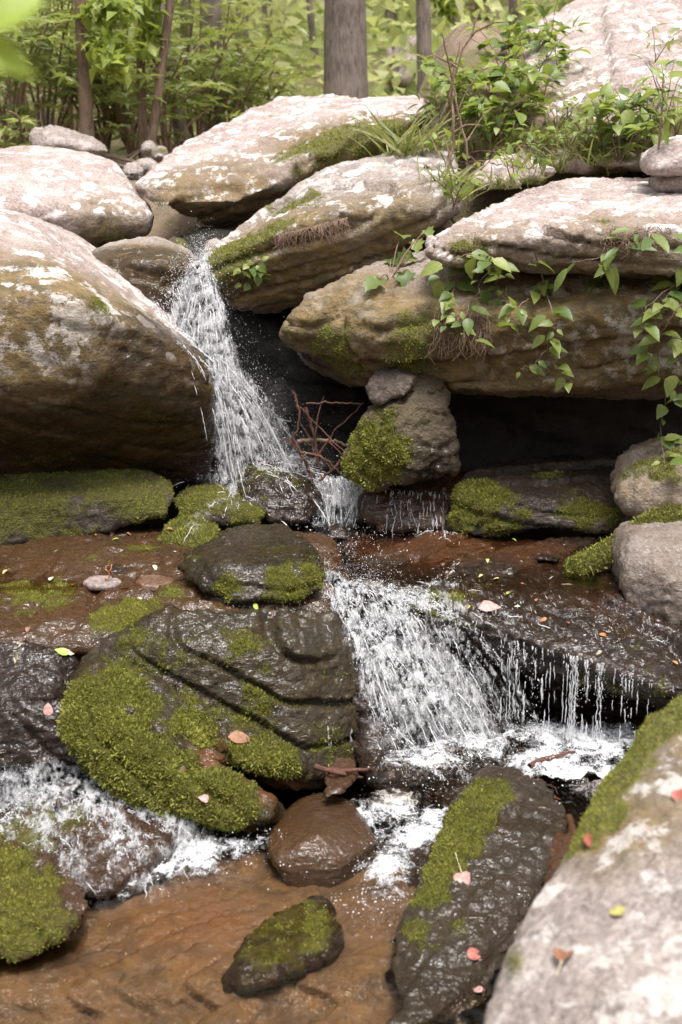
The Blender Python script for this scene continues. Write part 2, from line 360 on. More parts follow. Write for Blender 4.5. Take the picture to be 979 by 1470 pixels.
rock('behind', 'rock', 'low dark rounded rock with pale top tucked behind the lip of the upper waterfall',
     [[(118, 366, 5.4), (160, 348, 5.55), (220, 343, 5.6), (265, 358, 5.5), (284, 378, 5.35), (275, 430, 5.3), (215, 460, 5.25), (140, 410, 5.25), (150, 375, 5.28), (230, 375, 5.25)]],
     GREY, vox=0.016, amp=0.02, strata=((0.2, -0.2, 0.95), 0.05, 0.012), back=0.4, wetb=[(220, 410, 0.24, 2.4), (160, 410, 0.22, 2.4)], alg=[(200, 410, 0.3, 1.4)], cat='rock')
rock('lean', 'rock_slab', 'long tilted slab with mossy edge beside the lip of the upper waterfall',
     [[(291, 388, 5.0), (300, 371, 5.05), (345, 347, 5.1), (410, 300, 5.35), (450, 263, 5.75), (520, 236, 6.0), (575, 224, 6.1), (645, 222, 6.1), (660, 262, 5.3), (650, 300, 5.05), (500, 300, 4.95), (400, 335, 4.95), (600, 335, 5.05), (520, 385, 5.1), (450, 422, 5.2), (380, 442, 5.25), (330, 425, 5.15), (298, 405, 5.05)]],
     GREY, vox=0.015, amp=0.03, strata=((-0.30, -0.35, 0.88), 0.085, 0.042), back=0.5, shrink=0.8, lich=0.8, smooth_it=3,
     moss=[(310, 370, 0.16, 1.0), (350, 345, 0.14, 1.0), (420, 295, 0.16, 0.9), (390, 330, 0.15, 0.8), (330, 400, 0.12, 0.6)], alg=[(420, 390, 0.35, 1.3), (550, 340, 0.3, 1.0), (340, 410, 0.25, 1.2)], blades=2600, mosslen=0.012, cat='rock slab')
rock('overhang', 'boulder', 'massive brown overhanging boulder roofing the dark hollow',
     [[(402, 478, 4.8), (415, 455, 4.85), (440, 520, 4.95), (490, 545, 4.8), (560, 546, 4.62), (640, 556, 4.55), (720, 562, 4.5), (880, 552, 4.45), (1150, 535, 4.4), (560, 470, 4.5), (700, 460, 4.4), (950, 440, 4.33), (1150, 430, 4.3), (530, 396, 4.95), (620, 365, 4.9), (1150, 330, 4.8),
       (480, 430, 4.75), (560, 5.6, -0.75), (1150, 5.8, -0.8), (560, 5.6, -0.2), (1150, 5.9, 0.0), (440, 5.5, -0.6)],
      [(402, 474, 4.72), (410, 455, 4.74), (440, 428, 4.78), (520, 397, 4.9), (536, 402, 4.88), (500, 430, 4.68), (430, 478, 4.68), (420, 490, 4.72)]],
     GREY, vox=0.015, amp=0.035, strata=((-0.16, -0.28, 0.94), 0.13, 0.036), back=0, smooth_it=4,
     moss=[(470, 500, 0.2, 0.8), (600, 520, 0.22, 0.8), (700, 535, 0.2, 0.6), (430, 470, 0.12, 0.7)], alg=[(500, 510, 0.4, 1.4), (650, 530, 0.4, 1.3), (850, 500, 0.6, 1.3), (960, 470, 0.45, 1.2), (780, 450, 0.3, 1.0)], algbase=0.25, lichb=[(850, 480, 0.3, -0.75), (920, 500, 0.3, -0.7)], lich=0.15, wetb=[(450, 520, 0.2, 0.8)], blades=3200, mosslen=0.012)
rock('topslab', 'rock_slab', 'lichen-white upper slab lying on the overhanging boulder',
     [[(609, 356, 4.55), (640, 334, 4.6), (700, 301, 4.9), (770, 276, 5.3), (850, 264, 5.5), (1150, 250, 5.6), (640, 371, 4.5), (760, 374, 4.4), (850, 392, 4.32), (979, 392, 4.25), (1150, 388, 4.2), (700, 345, 4.42), (850, 335, 4.3), (1150, 320, 4.2), (800, 330, 4.36), (900, 5.4, -0.12)]],
     PINK, vox=0.015, amp=0.03, strata=((0.05, -0.30, 0.95), 0.065, 0.034), back=0.35, shrink=0.7, lich=1.15, smooth_it=3, alg=[(880, 380, 0.3, 0.8), (700, 370, 0.2, 0.8)], moss=[(690, 370, 0.15, 0.6), (880, 320, 0.1, 0.5)], blades=900, cat='rock slab')
rock('slopeslab', 'boulder', 'great pale rock slope rising behind the greenery of the steep bank',
     [[(642, 140, 7.2), (700, 100, 7.6), (790, 45, 7.9), (850, 18, 8.1), (930, -14, 8.3), (1300, -120, 8.8), (1300, 270, 5.4), (979, 240, 5.6), (850, 238, 5.7), (700, 238, 6.0), (645, 205, 6.5), (900, 120, 6.35), (1100, 120, 6.1), (800, 130, 6.7)]],
     PINK, vox=0.03, amp=0.05, strata=((0.5, -0.4, 0.75), 0.16, 0.03), back=0.8, shrink=0.9, lich=1.1, smooth_it=4, moss=[(700, 170, 0.4, 0.8), (760, 200, 0.4, 0.85), (690, 220, 0.3, 0.9), (850, 210, 0.35, 0.8), (930, 200, 0.35, 0.8), (740, 110, 0.3, 0.6), (850, 150, 0.2, 0.55), (960, 60, 0.2, 0.5)], alg=[(720, 160, 0.5, 1.0), (900, 190, 0.4, 0.8)], blades=3000, mosslen=0.02)
rock('slopeback', 'rock_slab', 'flat pale slab on the skyline behind the pale rock slope',
     [[(740, 50, 8.6), (800, 14, 8.9), (840, -6, 9.2), (1000, -60, 9.6), (1000, 0, 8.6), (840, 45, 8.3), (770, 66, 8.3)]], PINK, vox=0.035, amp=0.03, back=0.5, lich=1.2, cat='rock slab')
rock('slopeflat', 'rock_slab', 'thin light ledge poking out of leafy plants on the steep bank',
     [[(632, 108, 7.5), (660, 92, 7.7), (725, 76, 8.0), (745, 84, 7.9), (720, 104, 7.4), (650, 118, 7.3)]], PINK, vox=0.025, amp=0.02, back=0.4, lich=1.2, cat='rock slab')
rock('ledge_b', 'rock_slab', 'small flat ledge showing between grass below the pale rock slope',
     [[(780, 186, 6.2), (800, 172, 6.45), (860, 168, 6.5), (880, 178, 6.3), (850, 192, 6.1), (790, 194, 6.1)]], PINK, vox=0.02, amp=0.02, back=0.3, lich=1.0, cat='rock slab')
rock('ledge_c', 'rock_slab', 'flat pale step of rock above the upper slab among weeds',
     [[(668, 258, 5.45), (690, 240, 5.7), (735, 226, 5.9), (790, 232, 5.9), (800, 250, 5.6), (740, 268, 5.35), (680, 272, 5.35)]], PINK, vox=0.02, amp=0.02, strata=((0.2, -0.3, 0.9), 0.05, 0.02), back=0.3, lich=1.0, cat='rock slab')
rock('block', 'stone', 'pale squared stone perched on a smaller stone by the steep bank plants',
     [[(929, 238, 5.0), (935, 215, 5.05), (965, 195, 5.15), (1060, 185, 5.2), (1060, 245, 4.95), (960, 252, 4.9), (932, 248, 4.92), (990, 225, 4.88)]], PINK, vox=0.016, amp=0.015, back=0.3, lich=1.1, smooth_it=2, cat='stone')
rock('blockbase', 'stone', 'small stone propping up the pale squared stone',
     [[(942, 250, 5.02), (1040, 248, 5.0), (1040, 275, 4.98), (944, 274, 5.0), (990, 262, 4.95)]], GREY, vox=0.014, amp=0.01, back=0.25, lich=0.6, smooth_it=2, cat='stone')
rock('prop', 'rock', 'upright mossy rock standing in front of the dark hollow',
     [[(496, 662, 4.5), (528, 602, 4.5), (556, 578, 4.5), (600, 562, 4.5), (640, 553, 4.55), (644, 575, 4.5), (632, 600, 4.48), (560, 620, 4.36), (600, 690, 4.36), (545, 698, 4.4), (505, 682, 4.45), (570, 660, 4.34)],
      [(600, 580, 4.48), (640, 590, 4.5), (652, 640, 4.48), (650, 675, 4.46), (630, 690, 4.42), (570, 695, 4.38), (580, 620, 4.38), (630, 640, 4.4)]],
     DARK, vox=0.012, amp=0.035, freq=4.5, strata=((0.3, -0.3, 0.9), 0.09, 0.016), back=0.22, smooth_it=1, moss=[(530, 650, 0.15, 1.5), (550, 600, 0.08, 1.1), (520, 680, 0.12, 1.4)], algbase=0.45, wetb=[(620, 680, 0.12, 1.2)], blades=5200, mosslen=0.015, cat='rock')
rock('proptop', 'rock', 'dark angular rock balanced behind the upright mossy rock',
     [[(526, 578, 4.50), (525, 552, 4.53), (545, 528, 4.58), (575, 530, 4.56), (598, 540, 4.48), (590, 565, 4.42), (550, 584, 4.44)], [(580, 540, 4.53), (605, 532, 4.58), (640, 548, 4.56), (638, 560, 4.50), (600, 575, 4.48)]],
     DARK, vox=0.012, amp=0.015, back=0.25, smooth_it=2, wet=0.3, alg=[(620, 545, 0.1, 0.8)], cat='rock')
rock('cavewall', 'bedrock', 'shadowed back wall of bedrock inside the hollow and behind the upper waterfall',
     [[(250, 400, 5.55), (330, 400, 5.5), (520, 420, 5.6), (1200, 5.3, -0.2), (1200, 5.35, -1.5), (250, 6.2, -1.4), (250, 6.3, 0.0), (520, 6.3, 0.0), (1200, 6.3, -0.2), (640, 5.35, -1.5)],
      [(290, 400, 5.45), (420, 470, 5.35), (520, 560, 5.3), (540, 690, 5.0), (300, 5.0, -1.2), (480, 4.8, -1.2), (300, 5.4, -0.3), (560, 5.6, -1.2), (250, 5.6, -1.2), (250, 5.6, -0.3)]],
     HOLLOW_SHADE, vox=0.035, amp=0.05, strata=((0.3, -0.3, 0.9), 0.15, 0.04), back=0, wet=0.35, algbase=0.5, cat='rock')
rock('flat', 'rock_slab', 'flat layered slab with moss streaks at the mouth of the dark hollow',
     [[(642, 742, 4.42), (655, 700, 4.5), (690, 674, 4.9), (830, 662, 5.05), (935, 664, 5.0), (960, 690, 4.7), (915, 745, 4.45), (860, 766, 4.38), (700, 766, 4.38), (650, 755, 4.42), (780, 715, 4.42), (700, 700, 4.48)]],
     DARK, vox=0.013, amp=0.02, strata=((0.12, -0.42, 0.9), 0.045, 0.035), back=0.1, smooth_it=3, wet=0.65, moss=[(690, 715, 0.14, 1.2), (720, 745, 0.14, 0.9), (840, 735, 0.16, 0.8), (670, 745, 0.1, 1.0), (780, 680, 0.12, 0.5), (880, 740, 0.12, 0.7)], blades=4500, mosslen=0.012, cat='rock slab')
rock('wetledge', 'rock_ledge', 'wet brown ledge trickling below the upright mossy rock',
     [[(512, 712, 4.6), (540, 697, 4.75), (600, 690, 4.85), (680, 684, 4.9), (680, 762, 4.46), (560, 764, 4.46), (518, 752, 4.5), (540, 712, 4.55), (640, 700, 4.6)]],
     DARK, vox=0.014, amp=0.025, back=0.2, wet=1.0, ironbase=0.3, moss=[(560, 745, 0.1, 0.5)], cat='rock')
rock('rightmoss', 'stone', 'moss-flecked rounded stone where the hanging vine reaches down',
     [[(887, 718, 4.2), (908, 682, 4.25), (979, 642, 4.3), (1080, 625, 4.35), (1080, 735, 4.1), (979, 742, 4.08), (905, 740, 4.15), (960, 690, 4.1)]], GREY, vox=0.014, amp=0.035, freq=4, smooth_it=2, back=0.35, algbase=0.6, moss=[(950, 665, 0.18, 0.9), (975, 690, 0.12, 0.7)], blades=1800, cat='stone')
rock('rightgrey', 'stone', 'grey upright stone with smooth grained face at the end of the mossy log',
     [[(893, 850, 3.72), (892, 805, 3.75), (912, 776, 3.8), (970, 764, 3.85), (1060, 758, 3.9), (1060, 895, 3.55), (979, 895, 3.6), (928, 912, 3.66), (905, 892, 3.7), (960, 830, 3.62)]], GREY, vox=0.013, amp=0.02, strata=((0.95, -0.2, 0.1), 0.05, 0.008), back=0.3, smooth_it=1, algbase=0.2, wet=0.35, wetb=[(930, 905, 0.08, 1.5)], cat='stone')
rock('leftledge', 'rock_ledge', 'long low ledge under green moss at the foot of the huge dark-faced boulder',
     [[(-160, 692, 4.6), (0, 690, 4.62), (225, 684, 4.62), (252, 703, 4.5), (240, 742, 4.4), (130, 772, 4.32), (0, 792, 4.24), (-160, 800, 4.2), (0, 720, 4.28), (160, 715, 4.36)]],
     DARK, vox=0.014, amp=0.025, back=0.25, smooth_it=5, wet=0.25, moss_up=0.75, moss=[(30, 720, 0.3, 1.0), (120, 705, 0.3, 0.9), (210, 710, 0.2, 1.0), (150, 745, 0.2, 0.5), (0, 760, 0.15, 1.0)], blades=9000, mosslen=0.010, cat='rock')
rock('spraymoss', 'rock', 'low mossy rock misted by spray under the upper waterfall',
     [[(245, 712, 4.55), (300, 698, 4.65), (360, 712, 4.6), (388, 745, 4.42), (340, 758, 4.38), (260, 750, 4.42), (310, 720, 4.45)]], DARK, vox=0.012, amp=0.02, back=0.2, wet=0.6, moss=[(300, 715, 0.16, 1.0), (270, 735, 0.14, 1.0), (350, 735, 0.14, 0.8)], blades=3000, mosslen=0.010, cat='rock')
rock('fallrock', 'rock', 'wet dark rock struck by the upper waterfall at its foot',
     [[(335, 695, 4.6), (352, 670, 4.75), (400, 670, 4.8), (445, 686, 4.7), (457, 715, 4.58), (448, 748, 4.5), (400, 755, 4.48), (355, 740, 4.5), (395, 690, 4.58)]], DARK, vox=0.012, amp=0.025, back=0.2, wet=1.0, moss=[(370, 690, 0.14, 0.6), (430, 700, 0.1, 0.6)], blades=1200, cat='rock')
rock('greenlump', 'stone', 'small rounded stone blanketed in bright moss against the flat-topped rock',
     [[(222, 775, 4.25), (240, 752, 4.38), (275, 745, 4.4), (312, 762, 4.3), (310, 800, 4.1), (255, 802, 4.1), (270, 765, 4.25)]], DARK, vox=0.011, amp=0.015, back=0.15, moss=[(260, 765, 0.22, 1.6), (300, 780, 0.15, 1.4)], wet=0.4, blades=3500, mosslen=0.013, cat='stone')
rock('round', 'rock', 'flat-topped glistening wet rock with mossy rim in midstream',
     [[(252, 818, 3.75), (265, 788, 3.90), (325, 757, 4.15), (400, 749, 4.18), (450, 780, 3.95), (467, 812, 3.80), (467, 845, 3.65), (425, 865, 3.58), (335, 864, 3.58), (275, 842, 3.65), (330, 815, 3.65), (430, 815, 3.68)]],
     DARK, vox=0.011, amp=0.018, strata=((0.1, -0.25, 0.95), 0.06, 0.015), back=0.05, smooth_it=4, wet=0.95, moss=[(300, 770, 0.10, 0.7), (460, 835, 0.09, 1.0), (400, 852, 0.12, 0.95), (330, 850, 0.10, 0.9), (360, 770, 0.2, 0.55), (430, 800, 0.16, 0.45), (280, 800, 0.06, 0.8)], algbase=0.8, blades=3000, mosslen=0.010, cat='rock')
# bedrock step that carries the middle water
rock('midledge', 'rock_ledge', 'broad wet bedrock ledge stained orange brown below the long mossy ledge',
     [[(-160, 775, 4.4), (240, 765, 4.45), (470, 770, 4.5), (480, 830, 3.75), (505, 870, 3.66), (400, 885, 3.62), (230, 888, 3.58), (120, 925, 3.42), (0, 932, 3.38), (-160, 936, 3.36), (-160, 3.5, -1.9), (500, 3.7, -1.9), (-160, 4.7, -1.9), (500, 4.7, -1.9)]],
     RUST, vox=0.014, amp=0.03, strata=((0.12, -0.1, 0.98), 0.035, 0.02), back=0, smooth_it=3, wet=1.0, moss=[(50, 850, 0.16, 0.9), (130, 800, 0.12, 0.6), (185, 885, 0.13, 1.1), (150, 905, 0.1, 0.9), (320, 905, 0.08, 0.7), (245, 850, 0.08, 0.7), (200, 790, 0.1, 0.6)], ironbase=0.3, algbase=0.35, blades=4000, mosslen=0.010, cat='rock')
rock('leftface', 'rock_ledge', 'rough wet grey rock face dropping below the orange ledge next to the layered mossy rock',
     [[(-160, 922, 3.45), (0, 924, 3.40), (90, 930, 3.40), (130, 965, 3.4), (112, 1040, 3.25), (125, 1098, 3.15), (0, 1098, 3.12), (-160, 1098, 3.12), (0, 1010, 3.2), (60, 1000, 3.22), (-160, 3.6, -1.95), (125, 3.6, -1.95), (0, 3.1, -1.95)]],
     DARK, vox=0.012, amp=0.03, back=0, wet=1.0, smooth_it=4, freq=4, cat='rock')
rock('layered', 'rock', 'large tilted layered rock with thick green moss bands between the two cascades',
     [[(130, 975, 3.36), (150, 926, 3.40), (240, 876, 3.52), (400, 870, 3.58), (480, 884, 3.62), (522, 950, 3.57), (534, 1040, 3.52), (528, 1095, 3.45), (440, 1120, 3.25), (300, 1060, 3.28), (260, 930, 3.36), (420, 930, 3.42), (130, 3.6, -1.9), (520, 3.7, -1.9)],
      [(118, 970, 3.27), (130, 945, 3.33), (185, 965, 3.31), (300, 1028, 3.24), (432, 1084, 3.2), (436, 1112, 3.16), (370, 1102, 3.11), (250, 1062, 3.13), (150, 1008, 3.17), (200, 3.5, -1.7), (420, 3.5, -1.8)],
      [(116, 985, 3.24), (99, 1040, 3.14), (118, 1096, 3.06), (210, 1148, 2.99), (330, 1180, 2.94), (386, 1174, 2.97), (398, 1152, 3.02), (300, 1092, 3.08), (200, 1032, 3.15), (160, 1050, 3.07), (260, 1110, 3.0), (200, 3.4, -1.8), (400, 3.3, -1.9)]],
     DARK, vox=0.011, amp=0.02, strata=((0.42, -0.35, 0.84), 0.075, 0.042), back=0, smooth_it=4, wet=0.8,
     moss=[(130, 1030, 0.15, 1.5), (170, 1090, 0.16, 1.5), (240, 1130, 0.14, 1.5), (310, 1150, 0.13, 1.4), (200, 1010, 0.08, 1.2), (280, 1045, 0.08, 1.3), (360, 1085, 0.08, 1.3), (410, 1095, 0.08, 1.3), (180, 980, 0.10, 0.9), (260, 990, 0.13, 0.65), (380, 1030, 0.2, 0.75), (180, 930, 0.12, 0.9), (470, 1060, 0.14, 0.7), (330, 950, 0.2, 0.5), (450, 980, 0.2, 0.5), (240, 960, 0.14, 0.7)], algbase=0.7,
     iron=[(350, 1115, 0.10, 1.4), (400, 1130, 0.08, 1.4), (300, 1085, 0.06, 1.2)], bare=[(185, 1022, 0.02), (225, 1045, 0.028), (262, 1065, 0.032), (300, 1085, 0.036), (335, 1103, 0.04), (370, 1122, 0.042), (400, 1135, 0.045)], blades=16000, mosslen=0.014, cat='rock')
rock('cascade', 'rock_ledge', 'steep bedrock chute beneath the white middle cascade',
     [[(470, 862, 3.66), (575, 858, 3.72), (640, 900, 3.75), (730, 975, 3.76), (790, 1040, 3.74), (770, 1090, 3.56), (620, 1118, 3.36), (535, 1100, 3.36), (505, 980, 3.52), (600, 1000, 3.52), (470, 3.9, -1.9), (790, 3.9, -1.95), (480, 4.3, -1.35), (790, 4.2, -1.6), (560, 3.3, -1.9), (760, 3.5, -1.95)]],
     DARK, vox=0.013, amp=0.035, strata=((0.42, -0.35, 0.84), 0.08, 0.03), back=0, wet=1.0, freq=4, moss=[(640, 940, 0.15, 0.5), (560, 950, 0.1, 0.4)], cat='rock')
rock('rightledge', 'rock_ledge', 'wide dripping ledge of wet rock with fallen leaves in front of the hollow',
     [[(470, 762, 4.55), (700, 764, 4.5), (870, 775, 4.45), (1150, 800, 4.3), (530, 815, 4.0), (552, 862, 3.66), (640, 893, 3.60), (730, 922, 3.52), (860, 957, 3.40), (979, 994, 3.28), (1150, 1040, 3.15), (560, 880, 3.70), (730, 950, 3.62), (979, 1025, 3.42), (1150, 1060, 3.3), (700, 810, 4.0), (900, 860, 3.75), (500, 4.4, -1.5), (1150, 4.3, -1.6), (600, 3.9, -1.5), (1150, 3.7, -1.65)],
      [(560, 3.95, -1.4), (1150, 3.75, -1.5), (560, 3.95, -1.95), (1150, 3.75, -1.95), (560, 4.5, -1.95), (1150, 4.5, -1.95), (560, 4.5, -1.4), (1150, 4.5, -1.5)]],
     DARK, vox=0.013, amp=0.025, strata=((0.2, -0.15, 0.96), 0.045, 0.022), back=0, smooth_it=3, wet=1.0, iron=[(640, 785, 0.25, 0.8), (560, 785, 0.22, 0.7), (740, 785, 0.2, 0.6)], moss=[(640, 870, 0.16, 0.55), (800, 985, 0.25, 0.5), (900, 1000, 0.2, 0.6), (700, 935, 0.15, 0.6)], blades=2500, mosslen=0.012, freq=3, cat='rock')
rock('shelf', 'rock', 'thin wet stone shelf with wet wood chips at the foot of the layered mossy rock',
     [[(430, 1120, 3.2), (470, 1095, 3.34), (530, 1092, 3.36), (545, 1115, 3.25), (540, 1150, 3.1), (430, 1150, 3.08)]], RUST, vox=0.012, amp=0.015, back=0.1, wet=1.0, ironbase=0.3, cat='rock')
rock('wetround', 'stone', 'smooth rounded brown stone shining wet beside the cascade foot',
     [[(378, 1204, 2.98), (412, 1176, 3.06), (470, 1162, 3.12), (524, 1178, 3.05), (544, 1208, 2.96), (492, 1240, 2.84), (395, 1238, 2.84), (455, 1200, 2.90), (430, 1215, 2.86), (395, 3.1, -1.97), (530, 3.1, -1.97), (460, 2.82, -1.97)]], RUST, vox=0.010, amp=0.006, fine=0.002, back=0.15, wet=1.0, ironbase=0.25, algbase=0.4, smooth_it=9, cat='stone')
rock('darkstone', 'stone', 'long dark glossy stone lying across the foot of the cascade',
     [[(603, 1155, 3.28), (612, 1130, 3.34), (680, 1096, 3.44), (735, 1083, 3.46), (754, 1098, 3.42), (742, 1122, 3.34), (660, 1150, 3.24), (620, 1172, 3.2), (680, 1115, 3.32)]], DARK, vox=0.010, amp=0.012, back=0.12, wet=1.0, strata=((0.3, -0.5, 0.8), 0.03, 0.01), cat='stone')
rock('smallstone', 'stone', 'dark wet stone in the foam behind the streaked wet slab',
     [[(795, 1118, 3.34), (810, 1098, 3.4), (840, 1096, 3.42), (852, 1112, 3.38), (840, 1130, 3.3), (810, 1132, 3.3)]], DARK, vox=0.010, amp=0.01, back=0.08, wet=1.0, cat='stone')
rock('smallstone2', 'stone', 'reddish dark stone breaking the foam below the dripping ledge',
     [[(760, 1092, 3.5), (775, 1072, 3.56), (805, 1066, 3.58), (828, 1078, 3.54), (820, 1098, 3.46), (780, 1104, 3.44)]], DARK, vox=0.010, amp=0.012, back=0.08, wet=1.0, ironbase=0.5, cat='stone')
rock('forewet', 'rock_slab', 'leaning wet slab with a bright green moss streak and fallen leaves on it',
     [[(714, 1116, 3.08), (760, 1128, 3.06), (800, 1150, 3.0), (820, 1168, 2.94), (815, 1195, 2.88), (770, 1265, 2.68), (748, 1340, 2.5), (700, 1440, 2.3), (660, 1510, 2.16), (555, 1510, 2.14), (560, 1380, 2.42), (598, 1290, 2.62), (650, 1192, 2.85), (692, 1130, 3.02), (700, 1250, 2.68), (650, 1400, 2.36)]],
     DARK, vox=0.010, amp=0.015, strata=((0.5, -0.5, 0.7), 0.06, 0.01), back=0.12, shrink=0.9, smooth_it=4, wet=0.75, algbase=0.3, moss=[(705, 1135, 0.075, 1.5), (676, 1170, 0.08, 1.5), (655, 1205, 0.08, 1.5), (635, 1240, 0.07, 1.3), (615, 1285, 0.06, 1.0), (600, 1330, 0.06, 0.7), (640, 1340, 0.08, 0.5)], blades=6000, mosslen=0.009, cat='rock slab')
rock('cascadeleft', 'rock_ledge', 'sloping wet slab under the thin white sheet of water',
     [[(-160, 1090, 3.2), (60, 1086, 3.22), (180, 1126, 3.12), (262, 1178, 3.0), (240, 1215, 2.85), (150, 1282, 2.66), (90, 1275, 2.66), (-160, 1190, 2.85), (100, 1170, 2.92), (-160, 2.9, -1.95), (240, 2.9, -1.95)]],
     DARK, vox=0.011, amp=0.02, back=0.1, wet=1.0, freq=4, ironbase=0.2, moss=[(60, 1190, 0.15, 0.5)], cat='rock')
rock('lowleft', 'rock', 'mossy low rock sloping into the brown pool below the thin water sheet',
     [[(-160, 1215, 2.72), (0, 1235, 2.70), (60, 1262, 2.66), (135, 1292, 2.60), (110, 1340, 2.48), (30, 1388, 2.40), (-160, 1400, 2.36), (0, 1300, 2.5), (70, 1310, 2.52)]],
     DARK, vox=0.010, amp=0.018, back=0.1, shrink=0.9, wet=0.8, ironbase=0.3, strata=((0.4, -0.4, 0.8), 0.04, 0.012), moss=[(0, 1320, 0.16, 1.2), (20, 1260, 0.12, 1.0), (50, 1340, 0.1, 0.9), (-60, 1300, 0.2, 1.2)], blades=3500, mosslen=0.009, cat='rock')
rock('poolslab', 'bedrock', 'brown sandstone floor stepping down under the clear pool water',
     [[(-160, 2.45, -1.80), (60, 2.8, -1.80), (250, 3.08, -1.81), (430, 3.12, -1.82), (610, 2.95, -1.84), (560, 2.43, -1.83), (250, 2.38, -1.82), (-160, 2.3, -1.83), (-160, 2.4, -2.0), (400, 2.4, -2.0), (430, 3.1, -2.0), (100, 3.0, -2.0)],
      [(-160, 2.5, -1.86), (-160, 1.7, -1.88), (620, 1.7, -1.88), (600, 2.45, -1.87), (-160, 2.2, -2.1), (400, 2.2, -2.1)]],
     BROWN, vox=0.012, amp=0.015, strata=((0.25, -0.3, 0.92), 0.03, 0.02), back=0, wet=0.45, smooth_it=2, freq=4, algbase=0.3, alg=[(150, 1350, 0.28, 1.2), (420, 1260, 0.25, 1.2), (250, 1440, 0.3, 1.1), (480, 1420, 0.25, 1.2), (20, 1450, 0.2, 1.0)], iron=[(280, 1330, 0.18, 0.35)], cat='rock')
rock('subrock', 'rock', 'dark mossy rock just breaking the brown pool surface',
     [[(325, 2.40, -1.830), (350, 2.52, -1.79), (400, 2.64, -1.79), (470, 2.68, -1.79), (492, 2.58, -1.830), (470, 2.48, -1.79), (420, 2.37, -1.79), (350, 2.34, -1.79), (420, 2.49, -1.79)]], DARK, vox=0.010, amp=0.03, back=0.1, wet=1.0, moss=[(420, 1330, 0.14, 0.9), (380, 1380, 0.12, 0.7)], blades=800, mosslen=0.008, cat='rock')
rock('fore', 'boulder', 'big pale boulder with mossy edge and red leaves beside the leaning wet slab',
     [[(690, 1500, 1.55), (700, 1440, 1.62), (760, 1320, 1.8), (835, 1205, 2.0), (880, 1110, 2.16), (940, 1030, 2.28), (990, 1000, 2.32), (1250, 940, 2.4), (1250, 1500, 1.35), (760, 1600, 1.4), (1250, 1600, 1.2), (900, 1300, 1.72), (1000, 1150, 1.95), (850, 1450, 1.52), (800, 2.3, -1.9), (1250, 2.6, -1.9), (700, 1.6, -1.9), (1250, 1.3, -1.9)]],
     GREY, vox=0.012, amp=0.02, back=0, smooth_it=8, lich=0.75, moss=[(852, 1170, 0.065, 1.3), (872, 1125, 0.075, 1.4), (900, 1078, 0.08, 1.4), (935, 1040, 0.085, 1.4), (975, 1010, 0.09, 1.2), (740, 1375, 0.045, 0.8), (832, 1208, 0.05, 1.0)], alg=[(900, 1180, 0.14, 1.0), (960, 1090, 0.18, 1.0)], blades=6000, mosslen=0.008, fine=0.004)
rock('gapwood', 'rock', 'dark reddish rock wedged in the gap between leaning wet slab and pale leaf-strewn boulder',
     [[(770, 1300, 2.62), (790, 1215, 2.8), (840, 1180, 2.85), (900, 1200, 2.7), (860, 1320, 2.5), (780, 1340, 2.5)]], DARK, vox=0.012, amp=0.02, back=0.1, wet=0.9, ironbase=0.6, cat='rock')
rock('tinyrock', 'stone', 'small dark stone in the foam below the upper waterfall',
     [[(468, 772, 4.36), (476, 758, 4.4), (488, 754, 4.42), (500, 766, 4.38), (498, 776, 4.34)]], DARK, vox=0.008, amp=0.006, back=0.06, wet=1.0, cat='stone')
rock('tinyrock2', 'stone', 'lone shiny black stone in shallow water near the mossy log',
     [[(761, 800, 4.08), (768, 790, 4.14), (790, 789, 4.14), (804, 800, 4.08), (800, 807, 4.02), (768, 807, 4.03)]], DARK, vox=0.008, amp=0.006, back=0.06, wet=1.0, cat='stone')
rock('wedge', 'stone', 'small grey upright stone wedged at the lip above the upper waterfall',
     [[(290, 370, 5.5), (296, 348, 5.55), (306, 342, 5.56), (319, 350, 5.54), (318, 362, 5.48), (300, 378, 5.46)]], GREY, vox=0.010, amp=0.006, back=0.1, cat='stone')
rock('wedge2', 'stone', 'mossy stone half hidden in the shadow under the broad pale boulder',
     [[(232, 352, 5.8), (245, 342, 5.86), (262, 342, 5.86), (272, 356, 5.8), (262, 366, 5.74), (240, 362, 5.75)]], DARK, vox=0.012, amp=0.008, back=0.1, moss=[(250, 350, 0.12, 0.8)], cat='stone')
rock('bankrock', 'rock', 'tan angular rock at the foot of the rooted tree',
     [[(42, 205, 7.9), (44, 184, 8.0), (70, 181, 8.05), (130, 195, 8.0), (158, 214, 7.9), (150, 222, 7.8), (60, 222, 7.8), (90, 205, 7.75)]], GREY, vox=0.02, amp=0.02, back=0.3, lich=0.3, smooth_it=2, cat='rock')
for k, (cx, cy, r, Yd, lb) in enumerate([(190, 247, 14, 7.2, 'brown stone lodged between the pale boulders below the tree roots'), (210, 238, 17, 7.4, 'rounded grey stone beside the low tip of the broad pale boulder'), (228, 222, 12, 7.7, 'small mossy stone on the soil near the tree roots'), (213, 212, 9, 7.9, 'tiny stone on the rooty bank')]):
    rock('bs%d' % k, 'stone', lb, [[(cx-r, cy, Yd), (cx-r*.6, cy-r*.7, Yd+.05), (cx+r*.4, cy-r*.75, Yd+.06), (cx+r, cy-.1*r, Yd), (cx+r*.8, cy+r*.8, Yd-.05), (cx-r*.8, cy+r*.8, Yd-.05), (cx, cy, Yd-.1)]], GREY, vox=0.012, amp=0.035, freq=7, smooth_it=1, back=0.1, lich=0.2, wetb=[], moss=[(cx, cy-r/2, 0.06, 0.6)] if k == 2 else [], cat='stone')
